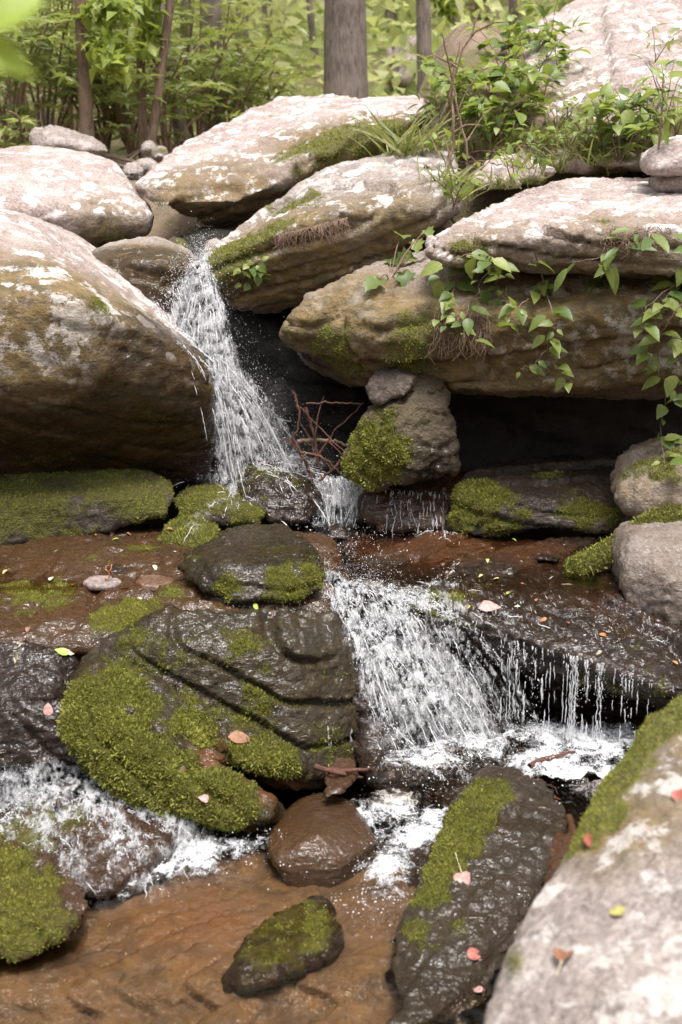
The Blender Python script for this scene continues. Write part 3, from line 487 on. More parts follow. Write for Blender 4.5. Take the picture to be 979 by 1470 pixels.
rock('farout', 'boulder', 'blurred pinkish outcrop far up the wooded slope beyond the thick trunk',
     [[(548, 60, 15.2), (575, 42, 15.8), (640, 52, 15.8), (655, 90, 15.2), (640, 130, 14.6), (560, 125, 14.8), (600, 85, 14.6)]], PINK, vox=0.06, amp=0.12, strata=((0.2, -0.2, 0.95), 0.3, 0.12), back=1.5, lich=0.4)
for k, (x0, y0, x1, y1, Yd, lb) in enumerate([(118, 826, 178, 840, 3.79, 'pale flat stone chip on the orange ledge'), (150, 806, 197, 828, 3.89, 'dark thin stone leaning behind the pale flat stone chip'), (194, 826, 252, 841, 3.77, 'orange brown flat stone next to the pale flat stone chip')]):
    rock('flat%d' % k, 'flat_stone', lb, [[(x0, (y0+y1)/2, Yd), (x0+12, y0, Yd+.07), (x1-14, y0-1, Yd+.09), (x1, (y0+y1)/2-1, Yd), (x1-20, y1, Yd-.05), (x0+10, y1, Yd-.05)]],
         [PINK, DARK, BROWN][k], vox=0.006, amp=0.004, back=0, smooth_it=1, wet=[0.3, 0.9, 0.7][k], ironbase=[0, 0, 0.4][k], cat='stone', fine=0.002)

def build_rocks():
    tmp = []
    for R in ROCKS:
        bm = bmesh.new()
        for h in R['hulls']:
            hp = pts(h, R['back'], R['shrink'])
            if R['name'] == 'flat_stone': hp = hp+[v-Vector((0, 0, 0.024)) for v in hp]
            vs = [bm.verts.new(v) for v in hp]
            r = bmesh.ops.convex_hull(bm, input=vs)
            junk = list({g for g in r['geom_interior']+r['geom_unused'] if isinstance(g, bmesh.types.BMVert) and g.is_valid})
            if junk: bmesh.ops.delete(bm, geom=junk, context='VERTS')
        bmesh.ops.recalc_face_normals(bm, faces=bm.faces)
        me = bpy.data.meshes.new('t'); bm.to_mesh(me); bm.free()
        o = bpy.data.objects.new('t', me); COL.objects.link(o)
        m = o.modifiers.new('a', 'REMESH'); m.mode = 'VOXEL'; m.voxel_size = R['vox']*1.72
        m = o.modifiers.new('b', 'SMOOTH'); m.factor = 0.5; m.iterations = max(1, int(R['smooth_it']*0.3))
        m = o.modifiers.new('c', 'SUBSURF'); m.levels = 1; m.render_levels = 1
        tmp.append(o)
    dg = bpy.context.evaluated_depsgraph_get()
    total = 0
    for R, t in zip(ROCKS, tmp):
        me = bpy.data.meshes.new_from_object(t.evaluated_get(dg))
        n = len(me.vertices); V = np.empty(n*3, np.float32); me.vertices.foreach_get('co', V); V = V.reshape(-1, 3).astype(float)
        Nn = np.empty(n*3, np.float32); me.vertex_normals.foreach_get('vector', Nn); Nn = Nn.reshape(-1, 3).astype(float)
        total += len(me.polygons)
        sd_ = sum(ord(c) for c in R['key']) % 97
        q = V+sd_*1.37
        a, f = R['amp'], R['freq']
        d = a*fbm(q*f, 4)+a*0.6*np.minimum(0.15, fbm(q*f*2.1, 3, True))+a*0.35*fbm(q*f*5.3+7, 3, True)
        tr_ = 3.2*fbm(q*f*1.3+21, 3); fl0 = np.floor(tr_); d += a*0.55*((fl0+smooth(0.78, 1.0, tr_-fl0))/3.2)   # chipped terraces
        if R['strata']:
            nv, th, sa = R['strata']; nv = np.array(nv)/np.linalg.norm(nv)
            s = (q@nv)/th + 0.55*fbm(q*1.6, 3)+0.16*fbm(q*6.0, 2)
            fl = np.floor(s); fr = s-fl
            hh = lambda k: np.modf(np.abs(np.sin(k*12.9898+sd_)*43758.5453))[0]
            w = smooth(0.87, 1.0, fr)
            lay = hh(fl)*(1-w)+hh(fl+1)*w
            groove = np.exp(-((fr-0.92)/0.075)**2)*smooth(0.3, 0.6, 0.5+0.5*pn(q*1.9))
            d += sa*(lay-0.5)*1.5-sa*1.0*groove
        # a few long fractures
        cr = np.abs(pn(q*np.array([1.1, 1.1, 1.9])*f*0.45+5.1)); d -= 0.6*a*np.exp(-(cr/0.022)**2)*smooth(-0.1, 0.35, pn(q*f*0.6+40))
        d += R['fine']*1.5*fbm(q*20, 3, True)+R['fine']*0.9*fbm(q*55, 2)
        V = V+Nn*d[:, None]
        base = Vector((V[:, 0].mean(), V[:, 1].mean(), V[:, 2].min()))
        me.vertices.foreach_set('co', (V-np.array(base)).astype(np.float32).ravel()); me.update()
        me.polygons.foreach_set('use_smooth', np.ones(len(me.polygons), dtype=bool))
        me.materials.clear(); me.materials.append(R['mat']); me.name = R['name']
        o = link(R['name'], me, None, base)
        tag(o, R['label'], R['cat'], R['group'])
        if R['name'] == 'bedrock': o['kind'] = 'structure'
        R['obj'] = o; R['V'] = V; R['base'] = np.array(base)
        me.vertex_normals.foreach_get('vector', (nb := np.empty(n*3, np.float32))); R['N'] = nb.reshape(-1, 3).astype(float)
    for t in tmp:
        m_ = t.data; bpy.data.objects.remove(t); bpy.data.meshes.remove(m_)
    print('rock quads', total)
build_rocks()
RK = {R['key']: R for R in ROCKS}
bpy.context.view_layer.update()

def hit_on(R, px, py):
    d = ray(px, py).normalized(); b = Vector(R['base'])
    ok, loc, nor, _ = R['obj'].ray_cast(-b, d)
    if ok: return loc+b, nor
    # just off the outline: step towards the middle of the rock until the ray meets it
    m = Vector(R['V'].mean(0)); dc = m.y*CP-m.z*SP; mx, my = W0/2+F*m.x/dc, H0/2-F*(m.y*SP+m.z*CP)/dc
    for k in range(1, 8):
        t = 0.03*k; ok, loc, nor, _ = R['obj'].ray_cast(-b, ray(px+(mx-px)*t, py+(my-py)*t).normalized())
        if ok: return loc+b, nor
    Ym = R['V'][:, 1].mean(); g = P(px, py, Ym)
    i = int(np.argmin(((R['V']-np.array(g))**2).sum(1)))
    return Vector(R['V'][i]), Vector(R['N'][i])

def masks():
    for R in ROCKS:
        V, N = R['V'], R['N']; n = len(V); me = R['obj'].data
        nz1 = fbm(V*5.0+3, 4); nz2 = fbm(V*19.0+9, 3)
        def field(blobs, base, up=-9.0):
            f = np.full(n, float(base))
            for px, py, r, s in blobs:
                c, _ = hit_on(R, px, py)
                dd = np.linalg.norm((V-np.array(c)), axis=1)/r
                if s < 0: f = np.maximum(f, -s*(1-0.5*dd)*(dd < 1.6))
                else: f = np.maximum(f, s*(1-0.55*dd*dd)*(dd < 1.35))
            if up > -5: f = np.maximum(f, up*smooth(0.35, 0.8, N[:, 2]))
            return f
        ms = field(R['moss'], 0.0, R['moss_up'])
        ms = np.where(ms > 0.01, smooth(0.30, 1.05, ms+0.75*nz1+0.45*nz2+0.12*np.clip(N[:, 2], -1, 1)), 0)
        for px, py, r in R['bare']:
            c, _ = hit_on(R, px, py); ms = ms*smooth(0.75, 1.15, np.linalg.norm(V-np.array(c), axis=1)/r+0.25*nz2)
        wt = np.clip(field(R['wetb'], R['wet'])+0.25*nz1, 0, 1) if (R['wet'] or R['wetb']) else np.zeros(n)
        al = np.clip(field(R['alg'], R['algbase'])+0.35*nz1, 0, 1) if (R['alg'] or R['algbase']) else np.zeros(n)
        li = np.full(n, float(R['lich']))*smooth(0.05, 0.5, N[:, 2]+0.25*nz1)
        if R['lichb']: li = np.maximum(li, field(R['lichb'], 0.0)*0.9)
        ir = np.clip(field(R['iron'], R['ironbase'])+0.4*nz1, 0, 1) if (R['iron'] or R['ironbase']) else np.zeros(n)
        for k, a in (('moss', ms), ('wet', wt), ('alg', al), ('lich', np.clip(li, 0, 1.2)), ('iron', ir)):
            at = me.attributes.new(k, 'FLOAT', 'POINT'); at.data.foreach_set('value', a.astype(np.float32))
        R['mossv'] = ms
        if R['blades']:
            # only moss that can be seen from the front half-space; blades are small leaves of real moss
            idx = np.nonzero(ms > 0.12)[0]
            if len(idx) == 0: continue
            vis = (N[idx]*(-V[idx])).sum(1) > -0.3*np.linalg.norm(V[idx], axis=1); idx = idx[vis]
            if len(idx) == 0: continue
            k = int(R['blades']*1.65); pr = ms[idx]**1.3
            c = RNG.choice(idx, k, p=pr/pr.sum()); ctr = V[c]+RNG.normal(size=(k, 3))*R['vox']*0.6
            nn = N[c]; ctr = ctr - nn*((ctr-V[c])*nn).sum(1)[:, None]-nn*0.002
            dr = nn+RNG.normal(size=(k, 3))*0.55+np.array([0, 0, 0.25]); L = R['mosslen']*0.72*RNG.uniform(0.5, 1.3, k)*(0.35+0.8*ms[c])
            M = frames(dr, RNG.normal(size=(k, 3)), L)
            bv = np.array([[-0.20, 0, 0], [0.20, 0, 0], [0.16, 0.55, 0.08], [-0.16, 0.55, 0.08], [0, 1, 0.25]])
            VV, FF = instance(bv, [np.array([[0, 1, 2, 3]]), np.array([[3, 2, 4]])], M, ctr-R['base'])
            var = np.repeat(np.clip(0.5+0.55*nz1[c]+RNG.normal(size=k)*0.2+0.25*ms[c]-0.1, 0, 1), 5)
            mo = link('moss', np_mesh('moss', VV, FF, MOSS, {'var': var}, False), R['obj']); mo['kind'] = 'stuff'
masks()
bpy.context.view_layer.update()
DG = bpy.context.evaluated_depsgraph_get()
def hit(px, py):
    ok, loc, nor, idx, ob, _ = SC.ray_cast(DG, Vector((0, 0, 0)), ray(px, py).normalized())
    return (loc, nor, ob) if ok else (P(px, py, 6.0), Vector((0, -1, 0)), None)
def curve(pts_, n=14, wob=0.0):
    p = np.array([list(q) for q in pts_], float); t = np.linspace(0, len(p)-1, n); i = np.clip(t.astype(int), 0, len(p)-2); f = (t-i)[:, None]
    p0 = p[np.clip(i-1, 0, len(p)-1)]; p1 = p[i]; p2 = p[i+1]; p3 = p[np.clip(i+2, 0, len(p)-1)]
    q = 0.5*((2*p1)+(-p0+p2)*f+(2*p0-5*p1+4*p2-p3)*f*f+(-p0+3*p1-3*p2+p3)*f**3)
    if wob: q[1:-1] += RNG.normal(size=(n-2, 3))*wob
    return q
# ------------------------------------------------------------------ water
def pool_mat(name, tint, bs_, st):
    N = NT(name); p = N.pos()
    n = N.noise(p, bs_, 4, 0.5, 0.8); n2 = N.noise(p, bs_*3.3, 3, 0.5, 0.4)
    bp = N.n('ShaderNodeBump', Strength=st, Distance=0.05, Height=N.math('ADD', n, N.math('MULTIPLY', n2, 0.35)))
    fr = N.n('ShaderNodeFresnel', IOR=1.33, Normal=bp)
    tr = N.n('ShaderNodeBsdfTransparent', Color=tint); gl = N.n('ShaderNodeBsdfGlossy', Roughness=0.05, Normal=bp)
    mx = N.n('ShaderNodeMixShader'); N.set(mx.inputs[0], N.math('MULTIPLY', fr, 1.3, True)); N.set(mx.inputs[1], tr.outputs[0]); N.set(mx.inputs[2], gl.outputs[0])
    # aerated water: bubbles and lace
    vo = N.n('ShaderNodeTexVoronoi', Vector=p, Scale=75.0); vo.feature = 'DISTANCE_TO_EDGE'
    lace = N.math('ADD', N.noise(p, 15, 5, 0.62, 1.4), N.ramp(vo.outputs['Distance'], 0.0, 0.25, 0.05, -0.04))
    fm = N.ramp(N.math('ADD', lace, N.math('MULTIPLY', N.math('SUBTRACT', N.attr('foam'), 1.0), 0.75)), 0.32, 0.70, 0.0, 0.9)
    fb = N.n('ShaderNodeBsdfPrincipled', Base_Color=(0.74, 0.76, 0.78), Roughness=0.35, Normal=N.n('ShaderNodeBump', Strength=0.7, Distance=0.03, Height=lace))
    m2 = N.n('ShaderNodeMixShader'); N.set(m2.inputs[0], fm); N.set(m2.inputs[1], mx.outputs[0]); N.set(m2.inputs[2], fb.outputs[0])
    return N.done(m2)
POOL = pool_mat('water_clear_brown', (0.84, 0.76, 0.67), 10, 0.26)
POOLM = pool_mat('water_shallow', (0.84, 0.74, 0.63), 16, 0.16)
def on_plane(px, py, z):
    d = ray(px, py); return d*(z/d.z)
def pool(name, label, x0, x1, y0, y1, z, res, mat, foam, wave=0.006):
    xs = np.arange(x0, x1, res); ys = np.arange(y0, y1, res)
    X, Y = np.meshgrid(xs, ys); sh = X.shape
    p = np.stack([X.ravel(), Y.ravel(), np.full(X.size, z)], 1)
    fo = np.zeros(len(p))
    for px, py, r, s in foam:
        c = on_plane(px, py, z); dd = np.hypot(p[:, 0]-c.x, p[:, 1]-c.y)/r
        fo = np.maximum(fo, s*np.clip(1-dd, 0, 1)**0.6)
    n1 = fbm(p*5+2, 4)
    fo = np.where(fo > 0, np.clip(fo*0.82+0.5*n1, 0, 1.08), 0)
    p[:, 2] += wave*fbm(p*np.array([7, 7, 1])+9, 4)+np.clip(fo, 0, 1)*(0.035*np.abs(fbm(p*14, 4))+0.022*np.clip(fo, 0, 1)+0.016*fbm(p*40, 2))
    i = np.arange(sh[0]-1)[:, None]*sh[1]+np.arange(sh[1]-1)[None]
    q = np.stack([i, i+1, i+1+sh[1], i+sh[1]], -1).reshape(-1, 4)
    o = link(name, np_mesh(name, p, q, mat, {'foam': fo})); o['kind'] = 'structure'; o['label'] = label
    return o
pool('pool_water', 'clear brown pool water with white foam in front', -1.9, 0.95, 1.3, 3.34, -1.775, 0.0105, POOL,
     [(180, 1262, 0.15, 1.5), (225, 1240, 0.2, 1.7), (280, 1230, 0.2, 1.65), (330, 1222, 0.17, 1.5), (375, 1215, 0.12, 1.2), (250, 1215, 0.16, 1.5), (560, 1170, 0.24, 1.5), (585, 1205, 0.24, 1.45), (565, 1245, 0.2, 1.2), (555, 1290, 0.15, 0.9), (620, 1185, 0.18, 1.3), (600, 1240, 0.12, 1.1), (530, 1330, 0.1, 0.5), (520, 1200, 0.12, 0.9),
      (560, 1380, 0.08, 0.5), (170, 1250, 0.12, 0.9), (850, 1130, 0.25, 1.2), (880, 1170, 0.16, 1.1), (800, 1150, 0.16, 1.0)])
pool('plunge_pool_water', 'foaming plunge pool below the dripping ledge', 0.08, 1.7, 3.14, 4.0, -1.665, 0.0105, POOL,
     [(850, 1075, 0.36, 1.5), (800, 1100, 0.28, 1.4), (870, 1120, 0.3, 1.45), (760, 1060, 0.25, 1.4), (700, 1070, 0.25, 1.3), (620, 1100, 0.25, 1.3), (560, 1105, 0.15, 1.2), (850, 1150, 0.2, 1.3)], wave=0.01)
pool('ledge_water', 'thin brown stream water running over the middle ledge', -2.0, 1.9, 3.72, 4.62, -1.222, 0.012, POOLM,
     [(490, 750, 0.30, 1.05), (530, 752, 0.2, 0.9), (450, 755, 0.18, 0.95), (480, 790, 0.2, 0.72), (540, 790, 0.2, 0.55), (500, 830, 0.2, 0.7), (460, 820, 0.12, 0.7)], wave=0.007)

def trees_of(keys):
    return [(BVHTree.FromObject(RK[k]['obj'], DG), Vector(RK[k]['base'])) for k in keys]
G = Vector((0, 0, -9.8))
def flow(n, emit, keys, zend, steps=70, dt=0.011, fr=0.985, jit=0.10, gap=0.006, bounce=0.12, tilt=None):
    bv = trees_of(keys); out = []
    for _ in range(n):
        p, v = emit(); path = [p.copy()]; vel = [v.copy()]
        for s in range(steps):
            v = v+(G+tilt if tilt else G)*dt; p = p+v*dt
            for t, b in bv:
                r = t.find_nearest(p-b, 0.06)
                if r[0] is None: continue
                nr = r[1]; dpt = (p-b-r[0]).dot(nr)
                if dpt < gap:
                    p = r[0]+b+nr*(gap*random.uniform(0.6, 1.6))
                    vn = v.dot(nr)
                    if vn < 0: v = v-nr*vn*(1+bounce*random.random())
                    v = v*fr+Vector((random.gauss(0, jit), random.gauss(0, jit*0.6), random.gauss(0, jit*0.5)))
            path.append(p.copy()); vel.append(v.copy())
            if p.z < zend: break
        if len(path) > 4: out.append((np.array(path), np.array(vel)))
    return out
OCT = np.array([[1, 0, 0], [-1, 0, 0], [0, 1, 0], [0, -1, 0], [0, 0, 1], [0, 0, -1]], float)
TET = np.array([[0, 1.2, 0], [1, -.6, 0], [-.5, -.6, .87], [-.5, -.6, -.87]], float); TETF = [np.array([[0, 1, 2], [0, 2, 3], [0, 3, 1], [1, 3, 2]])]
OCTF = [np.array([[0, 2, 4], [2, 1, 4], [1, 3, 4], [3, 0, 4], [2, 0, 5], [1, 2, 5], [3, 1, 5], [0, 3, 5]])]
_bm = bmesh.new(); bmesh.ops.create_icosphere(_bm, subdivisions=1, radius=1); _bm.verts.index_update()
ICO = np.array([v.co[:] for v in _bm.verts]); ICOF = [np.array([[v.index for v in f.verts] for f in _bm.faces])]; _bm.free()
def strands(paths, r0=0.0008, r1=0.0021, seg=(3, 7), gapn=(0, 5), cover=0.6, wob=0.0025):
    PP, RR = [], []
    for p, v in paths:
        i = random.randint(0, 3)
        while i < len(p)-3:
            L = random.randint(*seg); j = min(len(p), i+L)
            if j-i >= 3 and random.random() < cover:
                q = p[i:j]; q = curve(q, len(q)*2) if wob else q; q = q+RNG.normal(size=q.shape)*wob*0.35+wob*np.stack([pn(q*31+k) for k in (3, 50, 90)], 1); t = np.linspace(0, 1, len(q)); rr = random.uniform(r0, r1)*(0.25+np.sin(t**0.7*math.pi)**0.6)*(1+0.35*np.sin(t*random.uniform(8, 25)+random.random()*6))
                rr[0] = 1e-4; rr[-1] = 1e-4
                PP.append(q); RR.append(rr)
            i = j+random.randint(*gapn)
    return tubes(PP, RR, 4)
def drops(paths, k, spread, rmin=0.0008, rmax=0.0032, stretch=3.0, up=0.0, base=None, clump=True):
    C, D = [], []
    for _ in range(k):
        p, v = random.choice(paths); i = int(len(p)*random.random()**0.8); i = min(i, len(p)-1)
        s = spread*(0.3+i/len(p))
        o = np.array([random.gauss(0, s), random.gauss(0, s), random.gauss(0, s)+abs(random.gauss(0, up))])
        C.append(p[i]+o); D.append(v[i]+np.array([random.gauss(0, .5), random.gauss(0, .5), random.gauss(0, .5)]))
    C = np.array(C); D = np.array(D)
    if clump:
        keep = fbm(C*np.array([13, 13, 7]), 3)+RNG.normal(size=k)*0.10 > 0.0; C, D = C[keep], D[keep]; k = len(C)
    s = RNG.uniform(0, 1, k)**2.6*(rmax-rmin)+rmin
    M = frames(D, RNG.normal(size=(k, 3)), s); M[:, :, 1] *= (1+RNG.uniform(0, stretch, k))[:, None]
    return instance(TET, TETF, M, C)
def join(parts):
    VV, FF = [], {}; off = 0
    for v, f in parts:
        fl = f if isinstance(f, list) else [f]
        for a in fl: FF.setdefault(a.shape[1], []).append(a+off)
        VV.append(v); off += len(v)
    return np.concatenate(VV), [np.concatenate(x) for x in FF.values()]
def ribbons(paths, n, w0, w1):
    VV, FF, EE = [], [], []; off = 0
    for p, v in random.sample(paths, min(n, len(paths))):
        p = p[::2] if len(p) > 12 else p; m = len(p); q = p.copy(); t = np.gradient(q, axis=0); t /= np.linalg.norm(t, axis=1)[:, None]+1e-9
        sd_ = np.cross(t, np.array([random.gauss(0, .35), -1.0, random.gauss(.3, .3)])); sd_ /= np.linalg.norm(sd_, axis=1)[:, None]+1e-9
        w = random.uniform(w0, w1)*(0.6+0.5*np.sin(np.linspace(0, 5, m)+random.random()*6))*(0.5+0.8*np.linspace(0, 1, m))
        nrm = np.cross(sd_, t)
        cols = []
        for s in (-1, -.33, .33, 1):
            c = q+sd_*(w*s)[:, None]; c = c+nrm*(0.010*pn(c*28))[:, None]+nrm*(-.004*s*s); cols.append(c)
        V = np.stack(cols, 1).reshape(-1, 3); VV.append(V)
        e = np.tile(np.array([0, 1, 1, 0]), m)*np.repeat(np.clip(np.minimum(np.linspace(0.3, 6, m), np.linspace(5, 0, m)), 0, 1), 4); EE.append(e)
        i = np.arange(m-1)[:, None]*4; j = np.arange(3)[None]
        FF.append(np.stack([i+j, i+j+1, i+j+5, i+j+4], -1).reshape(-1, 4)+off); off += m*4
    return np.concatenate(VV), np.concatenate(FF), np.concatenate(EE)
def sheet(parent, paths, n, w0, w1):
    V, Fc, E = ribbons(paths, n, w0, w1); o = link('water_sheet', np_mesh('water_sheet', V, Fc, LACE, {'edge': E}), parent); o['kind'] = 'stuff'
def fall(name, label, parts, mat=None):
    V, Fc = join(parts)
    o = link(name, np_mesh(name, V, Fc, mat or FOAM)); tag(o, label, 'waterfall', None, 'stuff'); return o
def lerp(a, b, t): return a+(b-a)*t
U = random.uniform

# upper waterfall
LU = [(.05, .12), (.2, .2), (.38, .05), (.55, .16), (.72, .28), (.9, .12), (1.0, .38), (.6, .5)]
def e_up():
    t, vx = random.choice(LU); t += random.gauss(0, .035)
    p = lerp(P(272, 380, 5.06), P(297, 374, 5.10), t)+Vector((0, U(-.03, .03), U(-.01, .01)))
    return p, Vector((random.gauss(0.32+vx, 0.06)+0.18*random.random()**2, random.gauss(-0.55, 0.12), random.gauss(0.05, 0.1)))
CU = ['left', 'cavewall', 'behind', 'fallrock', 'spraymoss', 'leftledge', 'lean']
fu = flow(430, e_up, CU, -1.2, 62, jit=0.08)
def e_up2():
    p = lerp(P(215, 440, 5.0), P(262, 400, 5.06), random.random())+Vector((0, U(-.04, .04), 0))
    return p, Vector((random.gauss(0.35, 0.2), random.gauss(-0.5, 0.15), 0.1))
fu2 = flow(70, e_up2, CU, -1.2, 60)
def e_left():
    q = random.random()**0.6; a, nn = hit_on(RK['left'], 236+66*q, 478+50*q)
    return a+nn*0.01, Vector((0.12, -0.25, 0))
fl_ = flow(26, e_left, ['left', 'leftledge', 'spraymoss'], -1.1, 60, jit=0.03)
_f = fall('upper_waterfall', 'tall white waterfall splashing down between the huge dark-faced boulder and the tilted slab',
     [strands(fu, 0.0007, 0.0017, (3, 5), cover=0.22), strands(fu2, 0.0006, 0.0015, cover=0.2), drops(fu, 15000, 0.016, 0.0007, 0.0030, up=0.012), drops(fu2, 3500, 0.03, 0.0007, 0.0024, up=0.03), drops(fu, 7500, 0.075, 0.0008, 0.002, 1.5, up=0.05, clump=False),
      strands(fl_, 0.0006, 0.0012, (3, 6), (1, 7), 0.4), drops(fl_, 250, 0.006, 0.001, 0.002)])
sheet(_f, fu, 150, .018, .05); sheet(_f, fu2, 16, .012, .03)
# little step under it
def e_step():
    p = lerp(P(455, 688, 4.72), P(522, 690, 4.74), random.random())+Vector((0, U(-.05, .05), 0.01))
    return p, Vector((random.gauss(0, .15), random.gauss(-0.55, 0.15), 0.15))
fs = flow(260, e_step, ['fallrock', 'wetledge', 'cavewall', 'rightledge', 'midledge'], -1.215, 40)
def e_led():
    q = random.random(); a, nn = hit_on(RK['wetledge'], 525+130*q, 705+5*q)
    return a+Vector((0, 0, .01)), Vector((random.gauss(0, .1), random.gauss(-0.4, 0.15), 0))
fs2 = flow(90, e_led, ['wetledge', 'rightledge'], -1.215, 40, jit=0.04)
_f = fall('step_waterfall', 'short white step of water dropping into the foam below the upper waterfall', [strands(fs, 0.0008, 0.002, cover=0.6), drops(fs, 5000, 0.012, up=0.01), strands(fs2, 0.0005, 0.0012, (3, 6), (1, 6), 0.4), drops(fs2, 250, 0.01, 0.001, 0.002)])
sheet(_f, fs, 110, .012, .03)
# middle cascade
CM = ['cascade', 'rightledge', 'layered', 'darkstone', 'midledge', 'shelf']
LM_ = [(.02, -.05), (.1, .02), (.18, .12), (.28, -.02), (.40, .1), (.5, .2), (.6, .02), (.74, .15), (.86, .3), (.97, .1)]
def e_mid():
    t, vx = random.choice(LM_); t += random.gauss(0, .02)
    p = lerp(P(462, 838, 3.76), P(556, 852, 3.70), t)+Vector((0, U(-.05, .05), U(0, .015)))
    return p, Vector((random.gauss(0.10+0.22*t+vx*0.6, 0.05), random.gauss(-0.5, 0.08), random.gauss(0.0, 0.08)))
fm = [q for q in flow(600, e_mid, CM, -1.70, 75, fr=0.98, jit=0.085, tilt=Vector((2.6, 0, 0))) if q[0][:, 0].min() > P(462, 850, 3.7).x]
def e_mid2():
    t = random.random(); a, nn = hit_on(RK['cascade'], 560+130*t, 905+70*t)
    return a+nn*0.01, Vector((random.gauss(0.15, 0.15), random.gauss(-0.4, 0.15), 0))
fm2 = flow(150, e_mid2, CM, -1.70, 60, fr=0.975, jit=0.10, tilt=Vector((1.5, 0, 0)))
_f = fall('middle_waterfall', 'wide broken white cascade fanning over the bedrock chute beside the layered mossy rock',
     [strands(fm, 0.0006, 0.0015, (3, 5), cover=0.2), strands(fm2, 0.0007, 0.0016, cover=0.35), drops(fm, 17000, 0.011, 0.0007, 0.0030, up=0.008), drops(fm2, 3500, 0.012, up=0.01), drops(fm, 3000, 0.05, 0.0007, 0.0018, 1.5, up=0.03, clump=False)])
sheet(_f, fm, 240, .016, .045); sheet(_f, fm2, 40, .01, .02)
# white trickle strands over the ledges, drawn for their streaky glints
def e_tr():
    px = U(560, 960); a, nn = hit_on(RK['rightledge'], px, 825+(px-560)*0.14+U(-15, 45))
    return a+nn*0.006, Vector((random.gauss(0.08, .06), random.gauss(-0.5, 0.12), 0))
ft = flow(150, e_tr, ['rightledge'], -1.65, 34, fr=0.97, jit=0.03, gap=0.003)
def e_tl():
    px = U(250, 500); a, nn = hit_on(RK['midledge'], px, 862+U(-8, 12))
    return a+nn*0.006, Vector((random.gauss(0.1, .08), random.gauss(-0.35, 0.1), 0))
ftl = flow(60, e_tl, ['midledge', 'layered'], -1.55, 26, fr=0.93, jit=0.03, gap=0.003)
fall('trickling_water', 'thin white trickles drawn for glints over the wet ledges', [strands(ft, 0.0003, 0.0007, (3, 4), (2, 9), 0.3, .001), drops(ft, 900, 0.006, 0.0004, 0.0012), strands(ftl, 0.0004, 0.0009, (3, 5), (2, 8), 0.35, .002), drops(ftl, 260, 0.006, 0.0004, 0.001)])
# curtain of drips off the right ledge
def drip_paths(key, lips, zend, n, spread):
    out = []
    for _ in range(n):
        px, py = random.choice(lips); px += random.gauss(0, spread)
        a, nn = hit_on(RK[key], px, py)
        p = a+Vector((0, -0.012, 0)); v = Vector((random.gauss(0, .02), random.gauss(-0.08, .04), -0.1)); path = []; vel = []
        while p.z > zend and len(path) < 60:
            path.append(np.array(p)); vel.append(np.array(v)); v = v+G*0.008; p = p+v*0.008
        if len(path) > 5: out.append((np.array(path), np.array(vel)))
    return out
lips = [(722, 912), (735, 918), (741, 918), (752, 920), (765, 925), (780, 928), (788, 930), (812, 936), (818, 938), (826, 940), (842, 945), (857, 950), (862, 950), (880, 956), (895, 962), (905, 965), (920, 972), (935, 976), (960, 984), (590, 885), (610, 890), (640, 897)]
dr = drip_paths('rightledge', lips, -1.65, 75, 2.5)
dr2 = drip_paths('rightledge', [(735, 918), (741, 918), (818, 938), (824, 940), (857, 950), (862, 950)], -1.65, 26, 3)
fall('dripping_water', 'curtain of thin water strings dripping off the edge of the wide ledge', [strands(dr, 0.0007, 0.0016, (3, 9), (0, 6), 0.6, .002), strands(dr2, 0.0008, 0.0018, (4, 10), (0, 3), 0.65, .003), drops(dr, 1600, 0.006, 0.0006, 0.0018), drops(dr2, 900, 0.008, 0.0006, 0.0018)])
d3 = drip_paths('layered', [(478, 1040), (482, 1042), (505, 1045), (512, 1046), (470, 1040)], -1.66, 12, 1.5)
if d3: fall('dripping_water', 'few thin strings of water dripping off the lower end of the layered mossy rock', [strands(d3, 0.0005, 0.0011, (3, 9), (0, 5), 0.7), drops(d3, 120, 0.004, 0.0005, 0.0014)])
# sheet of water on the lower left slab
def e_ll():
    t = random.random(); a, nn = hit_on(RK['cascadeleft'], -90+300*t, 1094+40*t*t)
    return a+nn*0.008, Vector((random.gauss(0.5, 0.15), random.gauss(-0.6, 0.15), 0))
fl2 = flow(620, e_ll, ['cascadeleft', 'lowleft', 'poolslab'], -1.775, 70, fr=0.99, jit=0.08, gap=0.004)
_f = fall('lower_cascade', 'thin lacy sheet of white water sliding over the sloping slab', [strands(fl2, 0.0005, 0.0012, (3, 5), (2, 9), 0.35, .004), drops(fl2, 17000, 0.006, 0.0005, 0.0018, 2.0, up=0.003), drops(fl2, 700, 0.03, 0.0006, 0.0016, up=0.02)])
sheet(_f, fl2, 380, .02, .05)
# splash drops hopping over the foam
def splash(spots, k, z):
    C = []
    for _ in range(k):
        px, py, r, h = random.choice(spots); c = on_plane(px, py, z)
        C.append([c.x+random.gauss(0, r), c.y+random.gauss(0, r), z+0.01+abs(random.gauss(0, h))])
    s = RNG.uniform(0, 1, k)**3*0.0022+0.0007
    M = frames(RNG.normal(size=(k, 3)), RNG.normal(size=(k, 3)), s); M[:, :, 1] *= RNG.uniform(1, 2.2, k)[:, None]
    return instance(OCT, OCTF, M, np.array(C))
o = link('splash_drops', np_mesh('splash_drops', *join([splash([(230, 1235, .08, .02), (300, 1225, .1, .025), (360, 1220, .08, .02), (580, 1190, .1, .03), (560, 1240, .08, .02), (540, 1300, .07, .006)], 1100, -1.77),
     splash([(850, 1090, .12, .03), (700, 1075, .1, .03), (620, 1110, .1, .04), (790, 1110, .1, .03)], 1200, -1.66), splash([(490, 750, .1, .03), (440, 755, .08, .03), (520, 770, .1, .01), (500, 800, .1, .006)], 700, -1.215)]), FOAM))
tag(o, 'white droplets flying above the foam at the feet of the falls', 'water', None, 'stuff')

